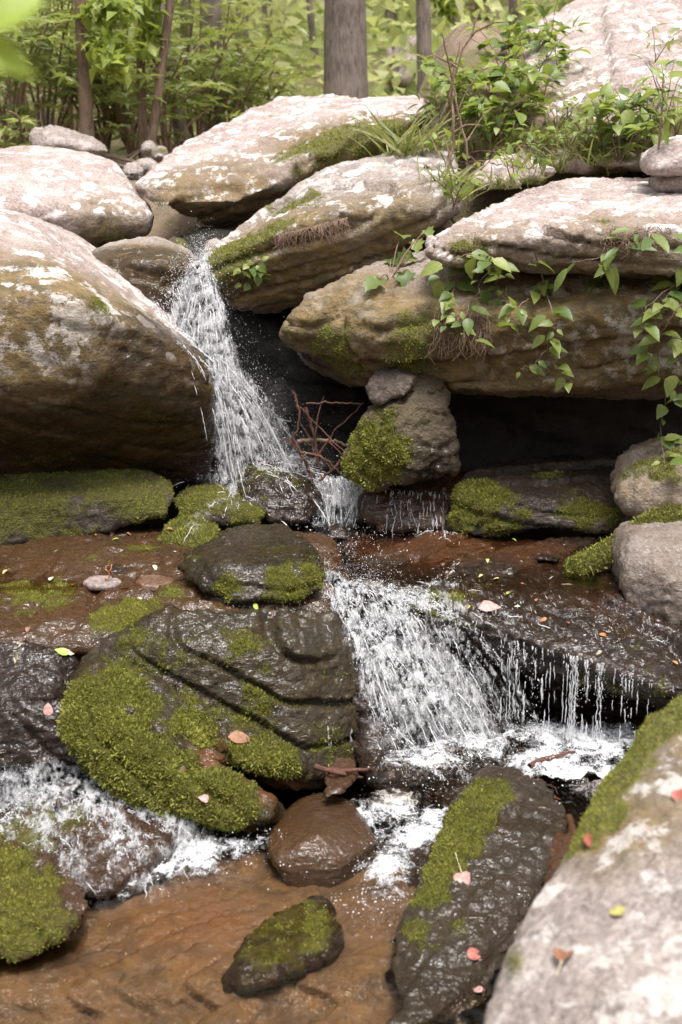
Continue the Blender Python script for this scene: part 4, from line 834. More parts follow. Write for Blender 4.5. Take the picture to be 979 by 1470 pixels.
# ------------------------------------------------------------------ vegetation
def leaf_shape(kind):
    """flat outline folded along the midrib, unit length along +y"""
    if kind == 'ovate': prof = [(0, 0.0), (0.10, 0.16), (0.3, 0.30), (0.55, 0.27), (0.8, 0.13), (1, 0.0)]
    elif kind == 'long': prof = [(0, 0.0), (0.15, 0.10), (0.4, 0.16), (0.65, 0.15), (0.88, 0.07), (1, 0.0)]
    elif kind == 'round': prof = [(0, 0.0), (0.06, 0.26), (0.3, 0.42), (0.6, 0.36), (0.85, 0.17), (1, 0.0)]
    elif kind == 'lobed': prof = [(0, 0.0), (-0.08, 0.30), (0.18, 0.34), (0.28, 0.56), (0.48, 0.30), (0.72, 0.36), (0.78, 0.15), (1, 0.0)]
    elif kind == 'blade': prof = [(0, 0.022), (0.4, 0.024), (0.75, 0.014), (1, 0.0)]
    V, Fc = [], []
    for y, w in prof:
        z = -0.28*y*y; V += [(-w, y, z+0.30*w), (0, y, z), (w, y, z+0.30*w)]
    for i in range(len(prof)-1):
        a = i*3; Fc += [(a, a+1, a+4, a+3), (a+1, a+2, a+5, a+4)]
    return np.array(V, float), [np.array(Fc)]
def simple(w, y=.42):
    return np.array([(0, 0, 0), (-w, y, .25*w), (w, y, .25*w), (0, y, -.08), (0, 1, -.28)], float), [np.array([(0, 3, 1), (0, 2, 3), (1, 3, 4), (3, 2, 4)])]
LS = {k: leaf_shape(k) for k in ('ovate', 'long', 'round', 'lobed', 'blade')}
LS.update(card=simple(.30), cardlong=simple(.15), cardround=simple(.4))
LM = {}
def leaf_mesh(kind, mat):
    if (kind, mat.name) not in LM: LM[kind, mat.name] = np_mesh('leaf', *LS[kind], mat, None, True)
    return LM[kind, mat.name]
def put_leaf(parent, kind, mat, pos, d, up, size):
    o = bpy.data.objects.new('leaf', leaf_mesh(kind, mat)); COL.objects.link(o); o.parent = parent
    y = Vector(d).normalized(); x = y.cross(Vector(up))
    if x.length < 1e-3: x = y.cross(Vector((1, 0.2, 0)))
    x.normalize(); z = x.cross(y)
    m = Matrix((x, y, z)).transposed().to_4x4()
    m = Matrix.Translation(Vector(pos)-parent.location)@m@Matrix.Scale(size, 4)
    o.matrix_basis = m
    return o
def tube_obj(name, paths, radii, mat, parent, sides=6):
    V, Fc = tubes(paths, radii, sides)
    if parent is not None: V = V-np.array(parent.location)
    return link(name, np_mesh(name, V, Fc, mat), parent)
GZ = lambda x, y: float(ground_z(np.array([x]), np.array([y]))[0])

# ---- hanging vines and creepers
def vine(label, lines, leaf=0.05, kind='ovate', off=0.05, dens=9.0, stem=0.0028, group=None, name='hanging_vine', mat=None, side=0.03):
    paths = []
    for ln in lines:
        q = []
        for px, py in ln:
            h, nn, _ = hit(px, py); q.append(h+Vector((0, -off, 0)))
        ys = [v.y for v in q]; my = sorted(ys)[len(ys)//2]
        q = [P(px, py, min(max(v.y, my-0.2), my+0.12)) for (px, py), v in zip(ln, q)]
        paths.append(curve(q, 16, 0.004))
    root = empty(name, Vector(paths[0][0])); tag(root, label, 'vine', group)
    tube_obj('stem', paths, [np.linspace(stem, stem*0.4, len(p)) for p in paths], TWIG, root, 5)
    for p in paths:
        L = np.linalg.norm(np.diff(p, axis=0), axis=1).sum(); n = max(3, int(L*dens/0.5))
        for k in range(n):
            t = (k+random.random())/n; i = min(int(t*(len(p)-1)), len(p)-2); c = p[i]+(p[i+1]-p[i])*(t*(len(p)-1)-i)
            d = Vector((random.gauss(0, 1), random.gauss(-0.5, 0.6), random.gauss(-0.25, 0.45))).normalized()
            c2 = Vector(c)+d*side*random.random()
            put_leaf(root, kind, mat or LEAF_VINE, c2, d, (random.gauss(0, .3), random.gauss(-0.6, .3), 1), leaf*U(0.4, 1.3))
    return root
vine('dense creeper with many small leaves draping over the edge of the upper slab', [[(700, 368), (665, 395), (645, 430), (640, 470)], [(705, 370), (690, 410), (668, 455), (672, 490)], [(690, 365), (650, 372), (632, 400)], [(720, 372), (715, 415), (735, 440), (715, 470)]], 0.08, off=0.07, dens=17)
vine('trailing vine dangling over the dark hollow with leafy forked tip', [[(768, 362), (782, 410), (792, 450), (786, 495), (795, 525), (822, 548)], [(786, 500), (765, 522), (748, 530)], [(780, 400), (755, 430), (735, 445)], [(788, 470), (800, 465), (797, 480)]], 0.075, off=0.08, dens=12)
vine('arching creeper with long pale leaves on the face of the upper slab', [[(915, 335), (885, 355), (850, 372), (815, 378)], [(890, 352), (880, 375), (855, 400), (840, 408)], [(905, 340), (925, 330), (940, 345)]], 0.10, 'long', off=0.06, dens=14)
vine('long vine dropping past the hollow onto the moss-flecked rounded stone', [[(1000, 350), (975, 400), (950, 440), (945, 500), (955, 560), (948, 620), (955, 672)], [(990, 400), (965, 410), (930, 440), (918, 470)], [(985, 430), (960, 460), (935, 500), (928, 525)], [(990, 460), (975, 500), (970, 560)]], 0.075, off=0.12, dens=14)
vine('small bright sprig growing from the mossy edge of the tilted slab', [[(375, 372), (355, 382), (345, 395)], [(370, 375), (372, 395), (352, 410)]], 0.04, 'round', off=0.03, dens=34, name='creeper_sprig')
vine('tuft of tiny leaves on the overhanging boulder below the lobed leaves', [[(655, 455), (630, 450), (640, 480)]], 0.035, 'round', off=0.03, dens=14, name='creeper_sprig')
# lobed plant between the slabs
root = empty('lobed_plant', P(560, 405, 4.75)); tag(root, 'plant with broad lobed leaves sprouting from the crack between two slabs', 'plant')
lob = [(575, 338, 0.10), (592, 368, 0.09), (560, 372, 0.085), (578, 392, 0.09), (545, 402, 0.10), (600, 345, 0.07), (612, 330, 0.06)]
lp = []
for px, py, s in lob:
    h, nn, _ = hit(px, py); a = P(px, py, min(h.y-0.05, 4.9)); lp.append(curve([root.location, (root.location+a)/2+Vector((0, -.03, .03)), a], 6))
    put_leaf(root, 'lobed', LEAF_VINE, a, (random.gauss(0, .5), -0.6, random.gauss(-.25, .2)), (random.gauss(0, .2), -0.8, 0.8), s)
tube_obj('stem', lp, [np.linspace(.003, .0015, 6)]*len(lp), TWIG, root, 5)

# ---- leafy plants on the steep bank
def plant(px, py, label, group, h=0.3, n=14, leaf=0.06, kind='ovate', spread=0.16, Y=None):
    g, nn, _ = hit(px, py)
    root = empty('leafy_plant', g); tag(root, label, 'plant', group)
    ns = max(2, n//5); st = []
    for s in range(ns):
        a = U(0, 6.28); tip = g+Vector((math.cos(a)*spread*U(.3, 1), math.sin(a)*spread*U(.3, 1)-0.08, h*U(.55, 1)))
        c = curve([g, g+(tip-g)*0.5+Vector((0, 0, h*0.14)), tip], 7, 0.003); st.append(c)
        for k in range(max(2, n//ns)):
            t = U(0.35, 1); q = c[min(6, int(t*6.99))]
            d = Vector((random.gauss(0, 1), random.gauss(-.25, .8), random.gauss(0.0, .35))).normalized()
            put_leaf(root, kind, LEAF_PLANT, Vector(q)+d*0.02, d, (random.gauss(0, .25), random.gauss(-.25, .25), 1), leaf*U(.65, 1.25))
    tube_obj('stem', st, [np.linspace(.0035, .0015, 7)]*len(st), TWIG, root, 5)
LA = 'broad-leaved green plant in the thicket between the broad pale boulder and the rock slope'
for px, py in [(628, 205), (645, 185), (622, 170), (655, 160), (675, 185), (690, 160), (665, 135), (705, 135), (700, 175), (720, 110), (735, 140), (735, 85), (755, 100), (770, 70), (745, 60), (790, 55), (765, 125), (720, 165), (690, 205), (785, 85), (800, 100), (780, 140), (640, 130), (710, 200), (750, 185)]:
    plant(px, py, LA, 'leafy thicket plants on the steep bank', U(.14, .30), random.randint(18, 24), U(.07, .10), random.choice(['ovate', 'round', 'ovate']), 0.22)
LB = 'narrow-leaved plant in the clump beside the pale squared stone'
for px, py in [(880, 205), (905, 190), (930, 185), (955, 180), (890, 235), (915, 225), (945, 215), (970, 195), (865, 215), (900, 250), (925, 255)]:
    plant(px, py, LB, 'narrow-leaved clump on the steep bank', U(.2, .34), random.randint(18, 24), U(.08, .11), random.choice(['long', 'ovate']), 0.18)
LC = 'small low weed growing in soil on the ledges above the upper slab'
for px, py in [(690, 245), (735, 262), (780, 252), (815, 215), (760, 225), (650, 300), (662, 270), (830, 240), (720, 215), (640, 240), (700, 275), (800, 190), (770, 215), (840, 200), (860, 185), (790, 225), (745, 215), (815, 170), (680, 225)]:
    plant(px, py, LC, 'small weeds on the ledges', U(.08, .18), random.randint(11, 16), U(.04, .06), 'ovate', 0.13)
plant(940, 90, 'lone sprouting plant on the bare rock slope', None, .2, 14, .07, 'long', .16)
plant(870, 160, 'small sprout at the lower edge of the rock slope', None, .12, 10, .045, 'ovate', .1)

# ---- grass tufts
def tuft(px, py, label, group, h=.2, n=60, r=.07, droop=.8):
    g, nn, _ = hit(px, py); k = n
    a = RNG.uniform(0, 6.28, k); d = np.stack([np.cos(a)*droop, np.sin(a)*droop-0.1, RNG.uniform(.5, 1.2, k)], 1)
    T = np.stack([RNG.normal(size=k)*r, RNG.normal(size=k)*r, np.full(k, -.01)], 1)
    M = frames(d, np.stack([RNG.normal(size=k), RNG.normal(size=k), np.ones(k)], 1), h*RNG.uniform(.4, 1.15, k))
    V, Fc = instance(*LS['blade'], M, T)
    o = link('grass_tuft', np_mesh('grass_tuft', V, Fc, GRASS, {'var': np.repeat(RNG.uniform(0, 1, k), len(LS['blade'][0]))}), None, g)
    tag(o, label, 'grass', group)
tuft(582, 222, 'arching grass tuft between the broad pale boulder and the tilted slab', None, .34, 60, .05)
tuft(600, 218, 'short grass clump at the top of the tilted slab', None, .18, 60, .08)
for px, py in [(640, 215), (668, 225), (700, 222), (730, 208), (750, 195), (775, 205), (800, 208), (825, 205), (845, 210), (745, 240), (800, 245), (690, 270), (720, 268), (760, 262), (655, 285), (640, 265), (850, 235), (870, 255), (765, 150), (740, 165), (700, 195), (660, 200)]:
    tuft(px, py, 'tuft of thin yellow-green grass on the ledges of the steep bank', 'grass tufts on the steep bank', U(.11, .18), 55, .035)

# ---- bare twigs and roots on the bank
def twig(label, ln, r, mat=None, off=0.12, Y=None, name='dead_twig', n=18, wob=.006, group=None, cat='twig', extra=()):
    q = []
    for px, py in ln:
        if Y: q.append(P(px, py, Y))
        else: h, nn, _ = hit(px, py); q.append(h+Vector((0, -off, 0)))
    if not Y:
        my = sorted(v.y for v in q)[len(q)//2]; q = [P(a, b, min(max(v.y, my-.5), my+.5)) for (a, b), v in zip(ln, q)]
    c = curve(q, n, wob); paths = [c]; rad = [np.linspace(r, r*.45, n)]
    for k in range(len(extra)):
        i = extra[k]; d = Vector((random.gauss(0, 1), random.gauss(0, .4), random.gauss(.6, .4))).normalized()*U(.08, .22)
        paths.append(curve([c[i], Vector(c[i])+d*.5+Vector((0, 0, .02)), Vector(c[i])+d], 6, .003)); rad.append(np.linspace(r*.6, r*.2, 6))
    V, Fc = tubes(paths, rad, 6); b = Vector(c[0])
    o = link(name, np_mesh(name, V-np.array(b), Fc, mat or TWIG), None, b); tag(o, label, cat, group); return o
twig('tall bare twig rising from the weeds in front of the thicket', [(655, 328), (640, 290), (645, 235), (652, 180), (645, 130), (668, 70), (690, 15)], .009, Y=5.35, extra=(6, 8, 10, 12, 13, 15))
twig('thin grey stem leaning across the thicket', [(668, 300), (672, 240), (664, 180), (650, 120), (660, 60)], .006, Y=5.5, extra=(7, 10, 13))
twig('broken pale stick standing in the weeds by the tilted slab', [(656, 300), (664, 268), (672, 228)], .016, Y=5.25)
twig('crooked twig at the edge of the tilted slab', [(635, 335), (640, 300), (652, 265), (648, 230)], .007, Y=5.2, extra=(9, 12))
for ln in ([(700, 190), (735, 165), (770, 150), (795, 165), (800, 210)], [(720, 180), (745, 150), (780, 155), (790, 195)], [(690, 200), (720, 190), (760, 195), (785, 225)], [(610, 240), (660, 232), (720, 236)], [(660, 225), (720, 215), (770, 210), (800, 222)]):
    twig('bare looping root hanging among the bank plants', ln, .006, off=.1, group='bare roots on the steep bank')
# rootlets hanging on the slabs
def rootlets(label, xs, n, L, px_to_y, mat=TWIG):
    paths, rad = [], []
    for _ in range(n):
        px = U(*xs); h, nn, _o = hit(px, px_to_y(px)); a = h+Vector((0, -.015, 0)); l = L*U(.3, 1)
        paths.append(curve([a, a+Vector((random.gauss(0, .012), -.012, -l*.5)), a+Vector((random.gauss(0, .02), -.008, -l))], 5)); rad.append(np.linspace(.0022, .0008, 5))
    V, Fc = tubes(paths, rad, 4); b = Vector(paths[0][0])
    o = link('hanging_rootlets', np_mesh('hanging_rootlets', V-np.array(b), Fc, mat), None, b); tag(o, label, 'roots', None, 'stuff')
rootlets('fringe of fine rootlets along the broken edge of the tilted slab', (395, 500), 130, .09, lambda x: 338-(x-395)*.25)
rootlets('matted fine rootlets on the face of the overhanging boulder below the creeper', (620, 700), 160, .10, lambda x: 470+random.uniform(-25, 20))
rootlets('matted dry rootlets under the arching creeper on the upper slab', (860, 960), 90, .08, lambda x: 335+random.uniform(-10, 20))
rootlets('pale icicle-like moss strands under the tip of the broad pale boulder', (216, 242), 22, .10, lambda x: 290, bark_mat('moss_strand', (0.30, 0.26, 0.18), (0.5, 0.45, 0.34)))

# ---- driftwood in the upper waterfall
for k, (ln, lb, r) in enumerate([([(428, 634), (470, 632), (502, 640)], 'pale stick lying level across the foot of the upper waterfall', .011), ([(438, 585), (450, 625), (462, 690)], 'dark leaning stick in the spray', .009),
        ([(448, 668), (480, 620), (522, 578)], 'thin red-brown twig slanting up toward the upright mossy rock', .005), ([(418, 628), (440, 665), (452, 700)], 'reddish stick poking from the white water', .008), ([(440, 580), (480, 578), (520, 580)], 'thin level twig under the overhanging boulder', .005),
        ([(458, 690), (490, 660), (515, 620)], 'forked twig beside the upright mossy rock', .006), ([(420, 560), (430, 600), (415, 640)], 'short red twig caught in the falling water', .006), ([(430, 650), (460, 655), (500, 690)], 'bent wet twig caught in the driftwood tangle', .007), ([(445, 600), (485, 640), (505, 665)], 'slim crossing twig in the driftwood tangle', .004)]):
    twig(lb, ln, r, STICK if k != 0 else TWIG, Y=4.72-.02*k, name='driftwood_stick', cat='stick', wob=.0025, extra=(5, 9, 13) if k in (1, 3, 5) else ())
twig('short stick standing in the trickle below the upright mossy rock', [(546, 762), (552, 742), (560, 725)], .007, STICK, Y=4.42, name='driftwood_stick', cat='stick')
twig('thin pale straw on the orange ledge', [(152, 832), (156, 818), (158, 806)], .003, FALL['orange'], Y=3.78, name='straw', cat='straw')
twig('thin tan pine needle bundle on the rough grey rock face', [(22, 952), (25, 935), (27, 922)], .003, FALL['cream'], Y=3.22, name='straw', cat='straw')
for ln, lb in (([(470, 1106), (500, 1108), (534, 1102)], 'reddish wood chip on the wet stone shelf'), ([(452, 1100), (490, 1112), (520, 1116)], 'broken dark stick on the wet stone shelf'), ([(760, 1100), (790, 1085), (825, 1080)], 'dark stick caught on the stones in the foam')):
    twig(lb, ln, .010, STICK, off=.015, name='driftwood_stick', cat='stick', n=7, wob=.003)
twig('curved black twig bent over the foam behind the wet slab', [(745, 1118), (765, 1113), (785, 1125), (800, 1140)], .003, STICK, Y=3.02, name='driftwood_stick', cat='stick')

# mossy log
def log():
    a, b = P(818, 822, 3.92), P(985, 738, 4.12); n = 40
    c = curve([a, lerp(a, b, .35)+Vector((0, 0, -.012)), lerp(a, b, .7)+Vector((0, 0, .012)), b], n)
    V, Fc = tubes([c], [np.concatenate([[.001, .03], np.linspace(.045, .058, n-2)])], 28)
    ctr = np.repeat(c, 28, 0); d = V-ctr; V = ctr+d*(1+.25*fbm(V*9, 3)[:, None])
    b0 = np.array(a); up = d[:, 2]/(np.linalg.norm(d, axis=1)+1e-6); ms = np.clip(smooth(-.5, .3, up+fbm(V*12, 3)*.8), 0, 1)
    o = link('mossy_log', np_mesh('mossy_log', V-b0, Fc, DARK, {'moss': ms, 'wet': np.full(len(V), .5), 'alg': np.full(len(V), .6), 'lich': np.zeros(len(V)), 'iron': np.full(len(V), .3)}), None, a)
    tag(o, 'rotting log wrapped in moss sloping down against the grey upright stone', 'log')
    k = 5000; i = RNG.choice(np.nonzero(ms > .5)[0], k); nn = d[i]/(np.linalg.norm(d[i], axis=1)[:, None]+1e-6)
    M = frames(nn+RNG.normal(size=(k, 3))*.6, RNG.normal(size=(k, 3)), .013*RNG.uniform(.5, 1.2, k))
    bv = np.array([[-0.20, 0, 0], [0.20, 0, 0], [0.16, 0.55, 0.08], [-0.16, 0.55, 0.08], [0, 1, 0.25]])
    VV, FF = instance(bv, [np.array([[0, 1, 2, 3]]), np.array([[3, 2, 4]])], M, V[i]-b0+RNG.normal(size=(k, 3))*.006)
    m = link('moss', np_mesh('moss', VV, FF, MOSS, {'var': np.repeat(RNG.uniform(0, 1, k), 5)}, False), o); m['kind'] = 'stuff'
log()

# ---- fallen leaves
def fallen(px, py, size, col, label, kind='ovate', group=None, ang=None, lift=.006, stalk=False):
    h, nn, _ = hit(px, py); n = (nn+Vector((0, 0, .3))).normalized(); a = ang if ang is not None else U(0, 6.28)
    t = Vector((math.cos(a), math.sin(a), 0)); t = (t-n*t.dot(n)).normalized()
    o = bpy.data.objects.new('fallen_leaf', leaf_mesh(kind, FALL[col])); COL.objects.link(o)
    x = t.cross(n).normalized(); m = Matrix((x, t, n)).transposed().to_4x4()
    o.matrix_world = Matrix.Translation(h+n*lift-t*size*.5)@m@Matrix.Diagonal((size, size, size*U(.5, 1.6), 1)); tag(o, label, 'leaf', group)
    if stalk:
        s = np_mesh('stalk', *tubes([np.array([[0, 0, 0], [.03, -.3, .06], [.08, -.7, .16], [.1, -1.0, .22]])], [np.array([.03, .022, .02, .025])], 5), FALL['cream']); link('stalk', s, o)
fallen(703, 871, .075, 'pink', 'pale pink leaf lying flat on the wide wet ledge', 'ovate', None, .1)
fallen(665, 1266, .055, 'pink', 'pink round leaf with upright stalk on the leaning wet slab', 'round', None, -1.6, stalk=True)
fallen(682, 1371, .040, 'red', 'coral red leaf low on the leaning wet slab', 'round')
fallen(686, 1423, .025, 'pink', 'faded pink leaf scrap near the base of the leaning wet slab', 'round')
fallen(812, 1372, .06, 'brown', 'curled brown-red leaf on the pale boulder beside the leaning wet slab', 'ovate', None, 1.2, .012, True)
fallen(843, 1210, .05, 'red', 'red leaf at the mossy edge of the pale boulder beside the leaning wet slab', 'ovate', None, .2, .01)
fallen(886, 1310, .045, 'yellow', 'faded yellow leaf on the pale boulder beside the leaning wet slab', 'ovate', None, 1.9)
fallen(975, 1145, .03, 'red', 'small red leaf high on the pale boulder beside the leaning wet slab', 'round')
fallen(797, 1147, .045, 'orange', 'orange leaf tip on the top edge of the leaning wet slab', 'long', None, 0)
fallen(866, 912, .045, 'orange', 'bright orange leaf on the wet ledge by the grey upright stone', 'long', None, .3)
fallen(75, 832, .035, 'cream', 'cream leaf standing on the orange ledge', 'ovate', None, 1.5, .01)
fallen(8, 822, .03, 'yellow', 'yellow-green leaf at the far end of the orange ledge', 'round')
fallen(88, 936, .05, 'green', 'lime leaf at the edge above the rough grey rock face', 'ovate', None, 2.8)
fallen(100, 938, .04, 'cream', 'pale tan leaf curled beside the lime leaf', 'ovate', None, .6)
fallen(68, 1018, .04, 'pink', 'pink leaf stuck to the rough grey rock face', 'round')
fallen(412, 1134, .07, 'cream', 'large cream leaf on the brown stones below the layered mossy rock', 'round', None, .8, .02)
fallen(345, 1062, .08, 'brown', 'brown leaf lying on the upper moss band of the layered rock', 'ovate', None, .1, .012)
fallen(222, 816, .03, 'cream', 'little cream leaf by the dark thin stone', 'ovate')
fallen(245, 762, .03, 'brown', 'brown leaf on the bright moss stone', 'ovate', None, 0.2, .012)
fallen(258, 1105, .03, 'pink', 'pale scrap of leaf on the lower moss band', 'round', None, None, .012)
fallen(290, 1147, .03, 'pink', 'pale leaf bit near the bottom of the moss band', 'round', None, None, .012)
for px, py, c in [(620, 818, 'cream'), (636, 812, 'orange'), (700, 806, 'yellow'), (712, 832, 'yellow'), (690, 828, 'yellow'), (730, 852, 'green'), (752, 840, 'orange'), (770, 862, 'orange'), (742, 872, 'cream'), (672, 872, 'yellow'), (780, 890, 'orange'), (860, 938, 'cream'), (968, 952, 'orange'), (815, 895, 'brown'), (738, 776, 'green')]:
    fallen(px, py, .022, 'brown' if c == 'orange' and random.random() < .6 else c, 'small leaf scrap scattered on the wide wet ledge', 'ovate', 'leaf scraps on the wide wet ledge')
for px, py, c in [(200, 860, 'cream'), (165, 775, 'green'), (105, 840, 'orange'), (135, 770, 'orange'), (185, 768, 'brown'), (215, 758, 'brown'), (205, 772, 'orange'), (368, 872, 'green'), (40, 905, 'brown'), (160, 768, 'brown')]:
    fallen(px, py, .028, c, 'small leaf scrap on the orange brown ledge', 'ovate', 'leaf scraps on the orange ledge')

# ---- trees
def tree(label, base, top, r, H, crown_r, n_leaf, group=None, mat=BARK, leafm=None, name='tree', z0=.45, roots=0, leaf=.11, limbs=7, low=()):
    """base: ground point, top: a point higher on the trunk that fixes its lean"""
    b = Vector(base); d = (Vector(top)-b).normalized(); root = empty(name, b); tag(root, label, 'tree', group)
    n = 34; t = np.linspace(0, 1, n); c = np.array(b)[None]+np.array(d)[None]*(t*H)[:, None]
    c[:, 0] += .06*r*10*np.sin(t*9+b.x*5)*t; rad = r*(1-.75*t)+.3*r*np.exp(-t*H/(.12+r*.7))
    Vt, Ft = tubes([c], [rad], 22); ctr = np.repeat(c, 22, 0); Vt = ctr+(Vt-ctr)*(1+.12*fbm(Vt*np.array([6, 6, 1.2]), 3)[:, None])
    parts = [(Vt, Ft)]; tips = []
    pp, rr = [], []
    for k in range(limbs):
        i = int(n*(z0+(1-z0)*.85*k/limbs)); a = k*2.4+b.x; L = crown_r*U(.7, 1.1)
        q = curve([c[i], c[i]+np.array([math.cos(a)*L*.5, math.sin(a)*L*.5, L*.3]), c[i]+np.array([math.cos(a)*L, math.sin(a)*L, L*.42])], 8, .02)
        pp.append(q); rr.append(np.linspace(rad[i]*.5, .008, 8)); tips += [q[4], q[5], q[6], q[7]]
    for ln in low:
        q = curve([Vector(v) for v in ln], 10, .01); pp.append(q); rr.append(np.linspace(r*.22, .004, 10)); tips += list(q[4:])*3
    for k in range(roots):
        a = 3.6+2.6*k/max(1, roots-1)+random.gauss(0, .15); L = U(.35, .95)
        f = lambda s: np.array([b.x+math.cos(a+.5*s*math.sin(k*3))*L*s, b.y+math.sin(a)*L*s*.7, 0])
        q = np.array([f(s) for s in np.linspace(0, 1, 9)]); q[:, 2] = [max(GZ(x, y), -9)+.10*(1-i/8)**2+.015 for i, (x, y) in enumerate(q[:, :2])]
        q[0, 2] = b.z+.12; pp.append(q); rr.append(np.linspace(r*.42, .010, 9))
    if pp: parts.append(tubes(pp, rr, 7))
    V, Fc = join(parts); link('trunk', np_mesh('trunk', V-np.array(b), Fc, mat), root)
    tips = np.array(tips) if tips else c[-3:]
    k = n_leaf; s = tips[RNG.integers(0, len(tips), k)]; T = s+RNG.normal(size=(k, 3))*np.array([.28, .28, .2])*max(.5, crown_r*.35)*(.35 if low else 1)
    M = frames(RNG.normal(size=(k, 3))+np.array([0, 0, -.3]), np.array([0, 0, 1])+RNG.normal(size=(k, 3))*.5, leaf*RNG.uniform(.6, 1.3, k))
    V, Fc = instance(*LS['card'], M, T-np.array(b))
    link('crown', np_mesh('crown', V, Fc, leafm or LEAF_TREE, {'var': np.repeat(np.clip(.5+.8*pn(T*1.3)+RNG.normal(size=k)*.2, 0, 1), len(LS['card'][0]))}), root)
    return root
def tb(px, py, Y): q = P(px, py, Y); return (q.x, q.y, GZ(q.x, q.y)-.08)
tree('thick grey trunked tree rising straight behind the broad pale boulder', tb(496, 140, 11), P(491, -200, 11), .205, 12, 3.0, 350, mat=BARK, roots=0, z0=.6)
tree('slim straight grey tree beyond the thick trunk', tb(612, 130, 13), P(604, -150, 13), .085, 10, 2.0, 300, z0=.6)
tree('thin dark forked tree beside the slim grey tree', tb(655, 100, 14.5), P(655, -120, 14.5), .06, 8, 2.0, 600, low=[(P(655, 40, 14.5), P(640, 10, 14.3), P(630, -30, 14.2))])
tree('rooted brown tree gripping the bank beside the tan angular rock', tb(125, 190, 8.6), P(113, -60, 8.6), .05, 7, 1.5, 450, mat=BARK_B, roots=9, low=[(P(118, 45, 8.6), P(150, 60, 8.4), P(165, 95, 8.3)), (P(115, 8, 8.6), P(140, 12, 8.5), P(170, 12, 8.4))])
tree('slim brown leaning sapling in front of the evergreen shrubs', tb(205, 190, 8.8), P(197, -60, 8.8), .036, 6, 1.3, 250, mat=BARK_B, roots=4)
tree('forked brown sapling leaning right by the shrubs', tb(208, 185, 8.7), P(250, -40, 8.7), .036, 6, 1.3, 350, mat=BARK_B, low=[(P(222, 110, 8.7), P(215, 60, 8.7), P(222, -20, 8.7))])
tree('mid grey leaning tree among the shrubs', tb(268, 200, 9.8), P(235, 60, 9.8), .06, 7, 1.6, 250)
tree('dark rough barked tree half hidden by the shrubs', tb(308, 190, 10.6), P(300, -60, 10.6), .10, 9, 2.0, 350)
tree('distant slim pale trunk between the shrubs and the thick tree', tb(455, 120, 16), P(440, -40, 16), .05, 8, 1.6, 400)
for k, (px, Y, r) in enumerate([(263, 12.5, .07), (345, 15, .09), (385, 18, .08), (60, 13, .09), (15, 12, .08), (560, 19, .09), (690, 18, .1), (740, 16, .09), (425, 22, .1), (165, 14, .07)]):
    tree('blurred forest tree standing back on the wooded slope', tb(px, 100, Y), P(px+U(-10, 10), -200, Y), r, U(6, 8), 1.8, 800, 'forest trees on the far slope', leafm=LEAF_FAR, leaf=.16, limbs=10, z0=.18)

# ---- evergreen shrubs
def shrub(px, py, Y, H, S, n, label, group, leaf=.12, mat=LEAF_SHRUB, kind='cardlong'):
    q = P(px, py, Y); b = Vector((q.x, q.y, GZ(q.x, q.y)-.03)); root = empty('evergreen_shrub', b); tag(root, label, 'shrub', group)
    st, rad, tips = [], [], []
    for k in range(9):
        a = U(0, 6.28); tip = np.array([math.cos(a)*S*U(.3, 1), math.sin(a)*S*U(.3, 1)-.05, H*U(.45, 1)])
        c = curve([(0, 0, 0), tip*np.array([.4, .4, .6])+RNG.normal(size=3)*.05, tip], 10, .01); st.append(c); rad.append(np.linspace(.016, .004, 10)); tips += list(c[4:])
    tips = np.array(tips); V, Fc = tubes(st, rad, 6); link('stem', np_mesh('stem', V, Fc, TWIG), root)
    nw = n//7; w = tips[RNG.integers(0, len(tips), nw)]+RNG.normal(size=(nw, 3))*np.array([.15, .15, .12])*S*1.3
    w[:, 2] = np.clip(w[:, 2], .03, None)
    ax = RNG.normal(size=(nw, 3))*.35+np.array([0, -.25, .9]); W_ = np.repeat(w, 7, 0); k = len(W_)
    ang = np.tile(np.arange(7)*2*math.pi/7, nw)+np.repeat(RNG.uniform(0, 6, nw), 7)
    d = np.stack([np.cos(ang), np.sin(ang), RNG.normal(size=k)*.25-.12], 1)+np.repeat(ax, 7, 0)*.3
    M = frames(d, np.repeat(ax, 7, 0)+RNG.normal(size=(k, 3))*.2, leaf*RNG.uniform(.6, 1.2, k))
    V, Fc = instance(*LS[kind], M, W_)
    f = link('foliage', np_mesh('foliage', V, Fc, mat, {'var': np.repeat(np.clip(RNG.uniform(0, 1, k)*.6+.4*RNG.uniform(0, 1), 0, 1), len(LS[kind][0]))}), root); f['kind'] = 'stuff'
SL = 'dense evergreen shrub with long narrow leaves behind the lichen boulders'
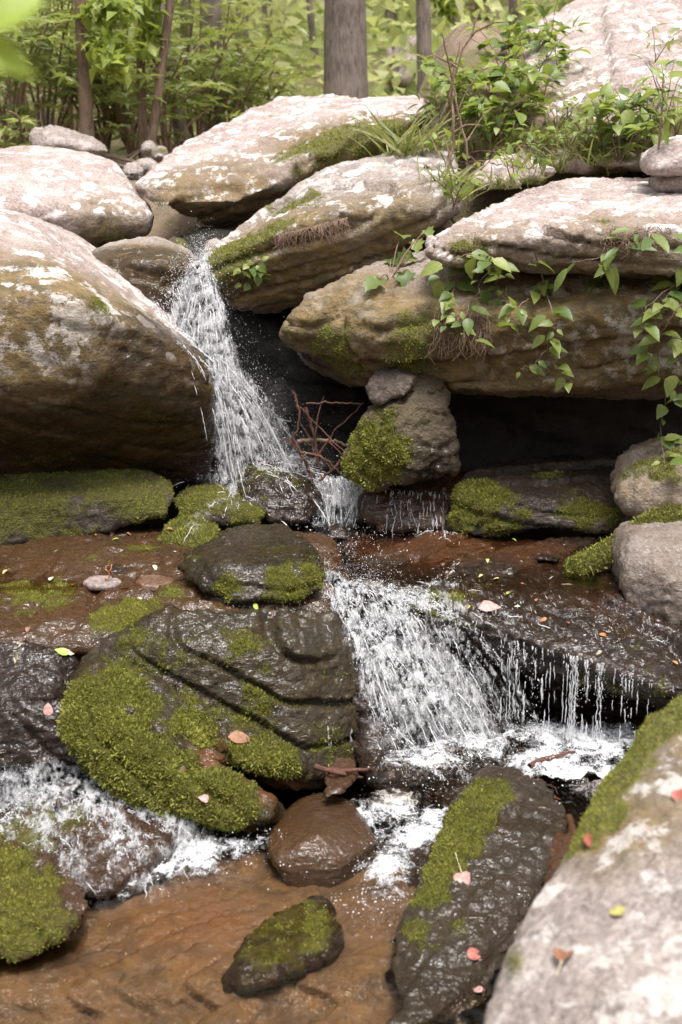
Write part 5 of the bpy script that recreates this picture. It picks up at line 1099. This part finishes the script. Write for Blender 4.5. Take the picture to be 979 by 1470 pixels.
for px, py, Y, H, S in [(10, 190, 8.6, 1.3, .7), (60, 170, 9.4, 1.7, .8), (150, 165, 9.6, 1.5, .7), (190, 190, 9.5, 1.1, .6), (240, 190, 9.2, 1.0, .6), (285, 185, 10.0, 1.4, .7), (330, 180, 10.2, 1.2, .7), (365, 165, 10.8, 1.2, .6), (100, 130, 11.2, 2.0, 1.0), (250, 120, 11.6, 1.9, 1.0), (20, 100, 11, 2.2, 1.0), (180, 120, 11.5, 2.2, 1.0)]:
    shrub(px, py, Y, H, S, 700, SL, 'evergreen shrubs behind the boulders')
shrub(30, 205, 8.2, .45, .35, 200, 'small evergreen shrub at the foot of the bank beside the tan angular rock', None)
# broad pale leaves hanging by the rooted tree
vine('spray of broad pale green leaves hanging before the rooted tree', [[(150, 60), (140, 80), (115, 95)], [(135, 70), (120, 85), (90, 80)], [(140, 65), (130, 95), (110, 105)]], .12, 'round', off=.3, dens=5, name='leafy_branch', mat=LEAF_PLANT)
# far woodland: one mass of leaves on the slope
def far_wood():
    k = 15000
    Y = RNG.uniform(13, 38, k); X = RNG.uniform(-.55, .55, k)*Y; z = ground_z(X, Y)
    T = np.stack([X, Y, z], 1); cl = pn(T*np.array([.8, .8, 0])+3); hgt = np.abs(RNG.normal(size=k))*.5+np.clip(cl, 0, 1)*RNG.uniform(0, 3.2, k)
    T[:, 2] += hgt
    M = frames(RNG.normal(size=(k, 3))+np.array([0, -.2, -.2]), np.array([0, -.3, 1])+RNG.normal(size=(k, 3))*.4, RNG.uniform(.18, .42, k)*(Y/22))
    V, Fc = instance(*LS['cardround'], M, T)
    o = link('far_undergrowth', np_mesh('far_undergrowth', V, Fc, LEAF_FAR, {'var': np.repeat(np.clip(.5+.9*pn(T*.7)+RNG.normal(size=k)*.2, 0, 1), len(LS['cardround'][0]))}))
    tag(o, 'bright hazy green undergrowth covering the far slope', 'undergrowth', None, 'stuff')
far_wood()
# near twig with out-of-focus leaves at the upper left
root = empty('overhanging_twig', P(-120, 10, .8)); tag(root, 'blurred yellow-green leaves on a twig hanging close by', 'twig')
tube_obj('stem', [curve([P(-120, 10, .8), P(-50, 30, .8), P(-5, 50, .8)], 8)], [np.linspace(.003, .001, 8)], TWIG, root, 5)
LN = leaf_mat('leaf_near', (0.30, 0.42, 0.03), (0.38, 0.5, 0.05), .5, .5, False)
put_leaf(root, 'round', LN, P(-22, 35, .8), (.5, .1, .35), (0, -1, .6), .045); put_leaf(root, 'ovate', LN, P(-32, 66, .8), (.8, 0, -.3), (0, -1, .6), .04)
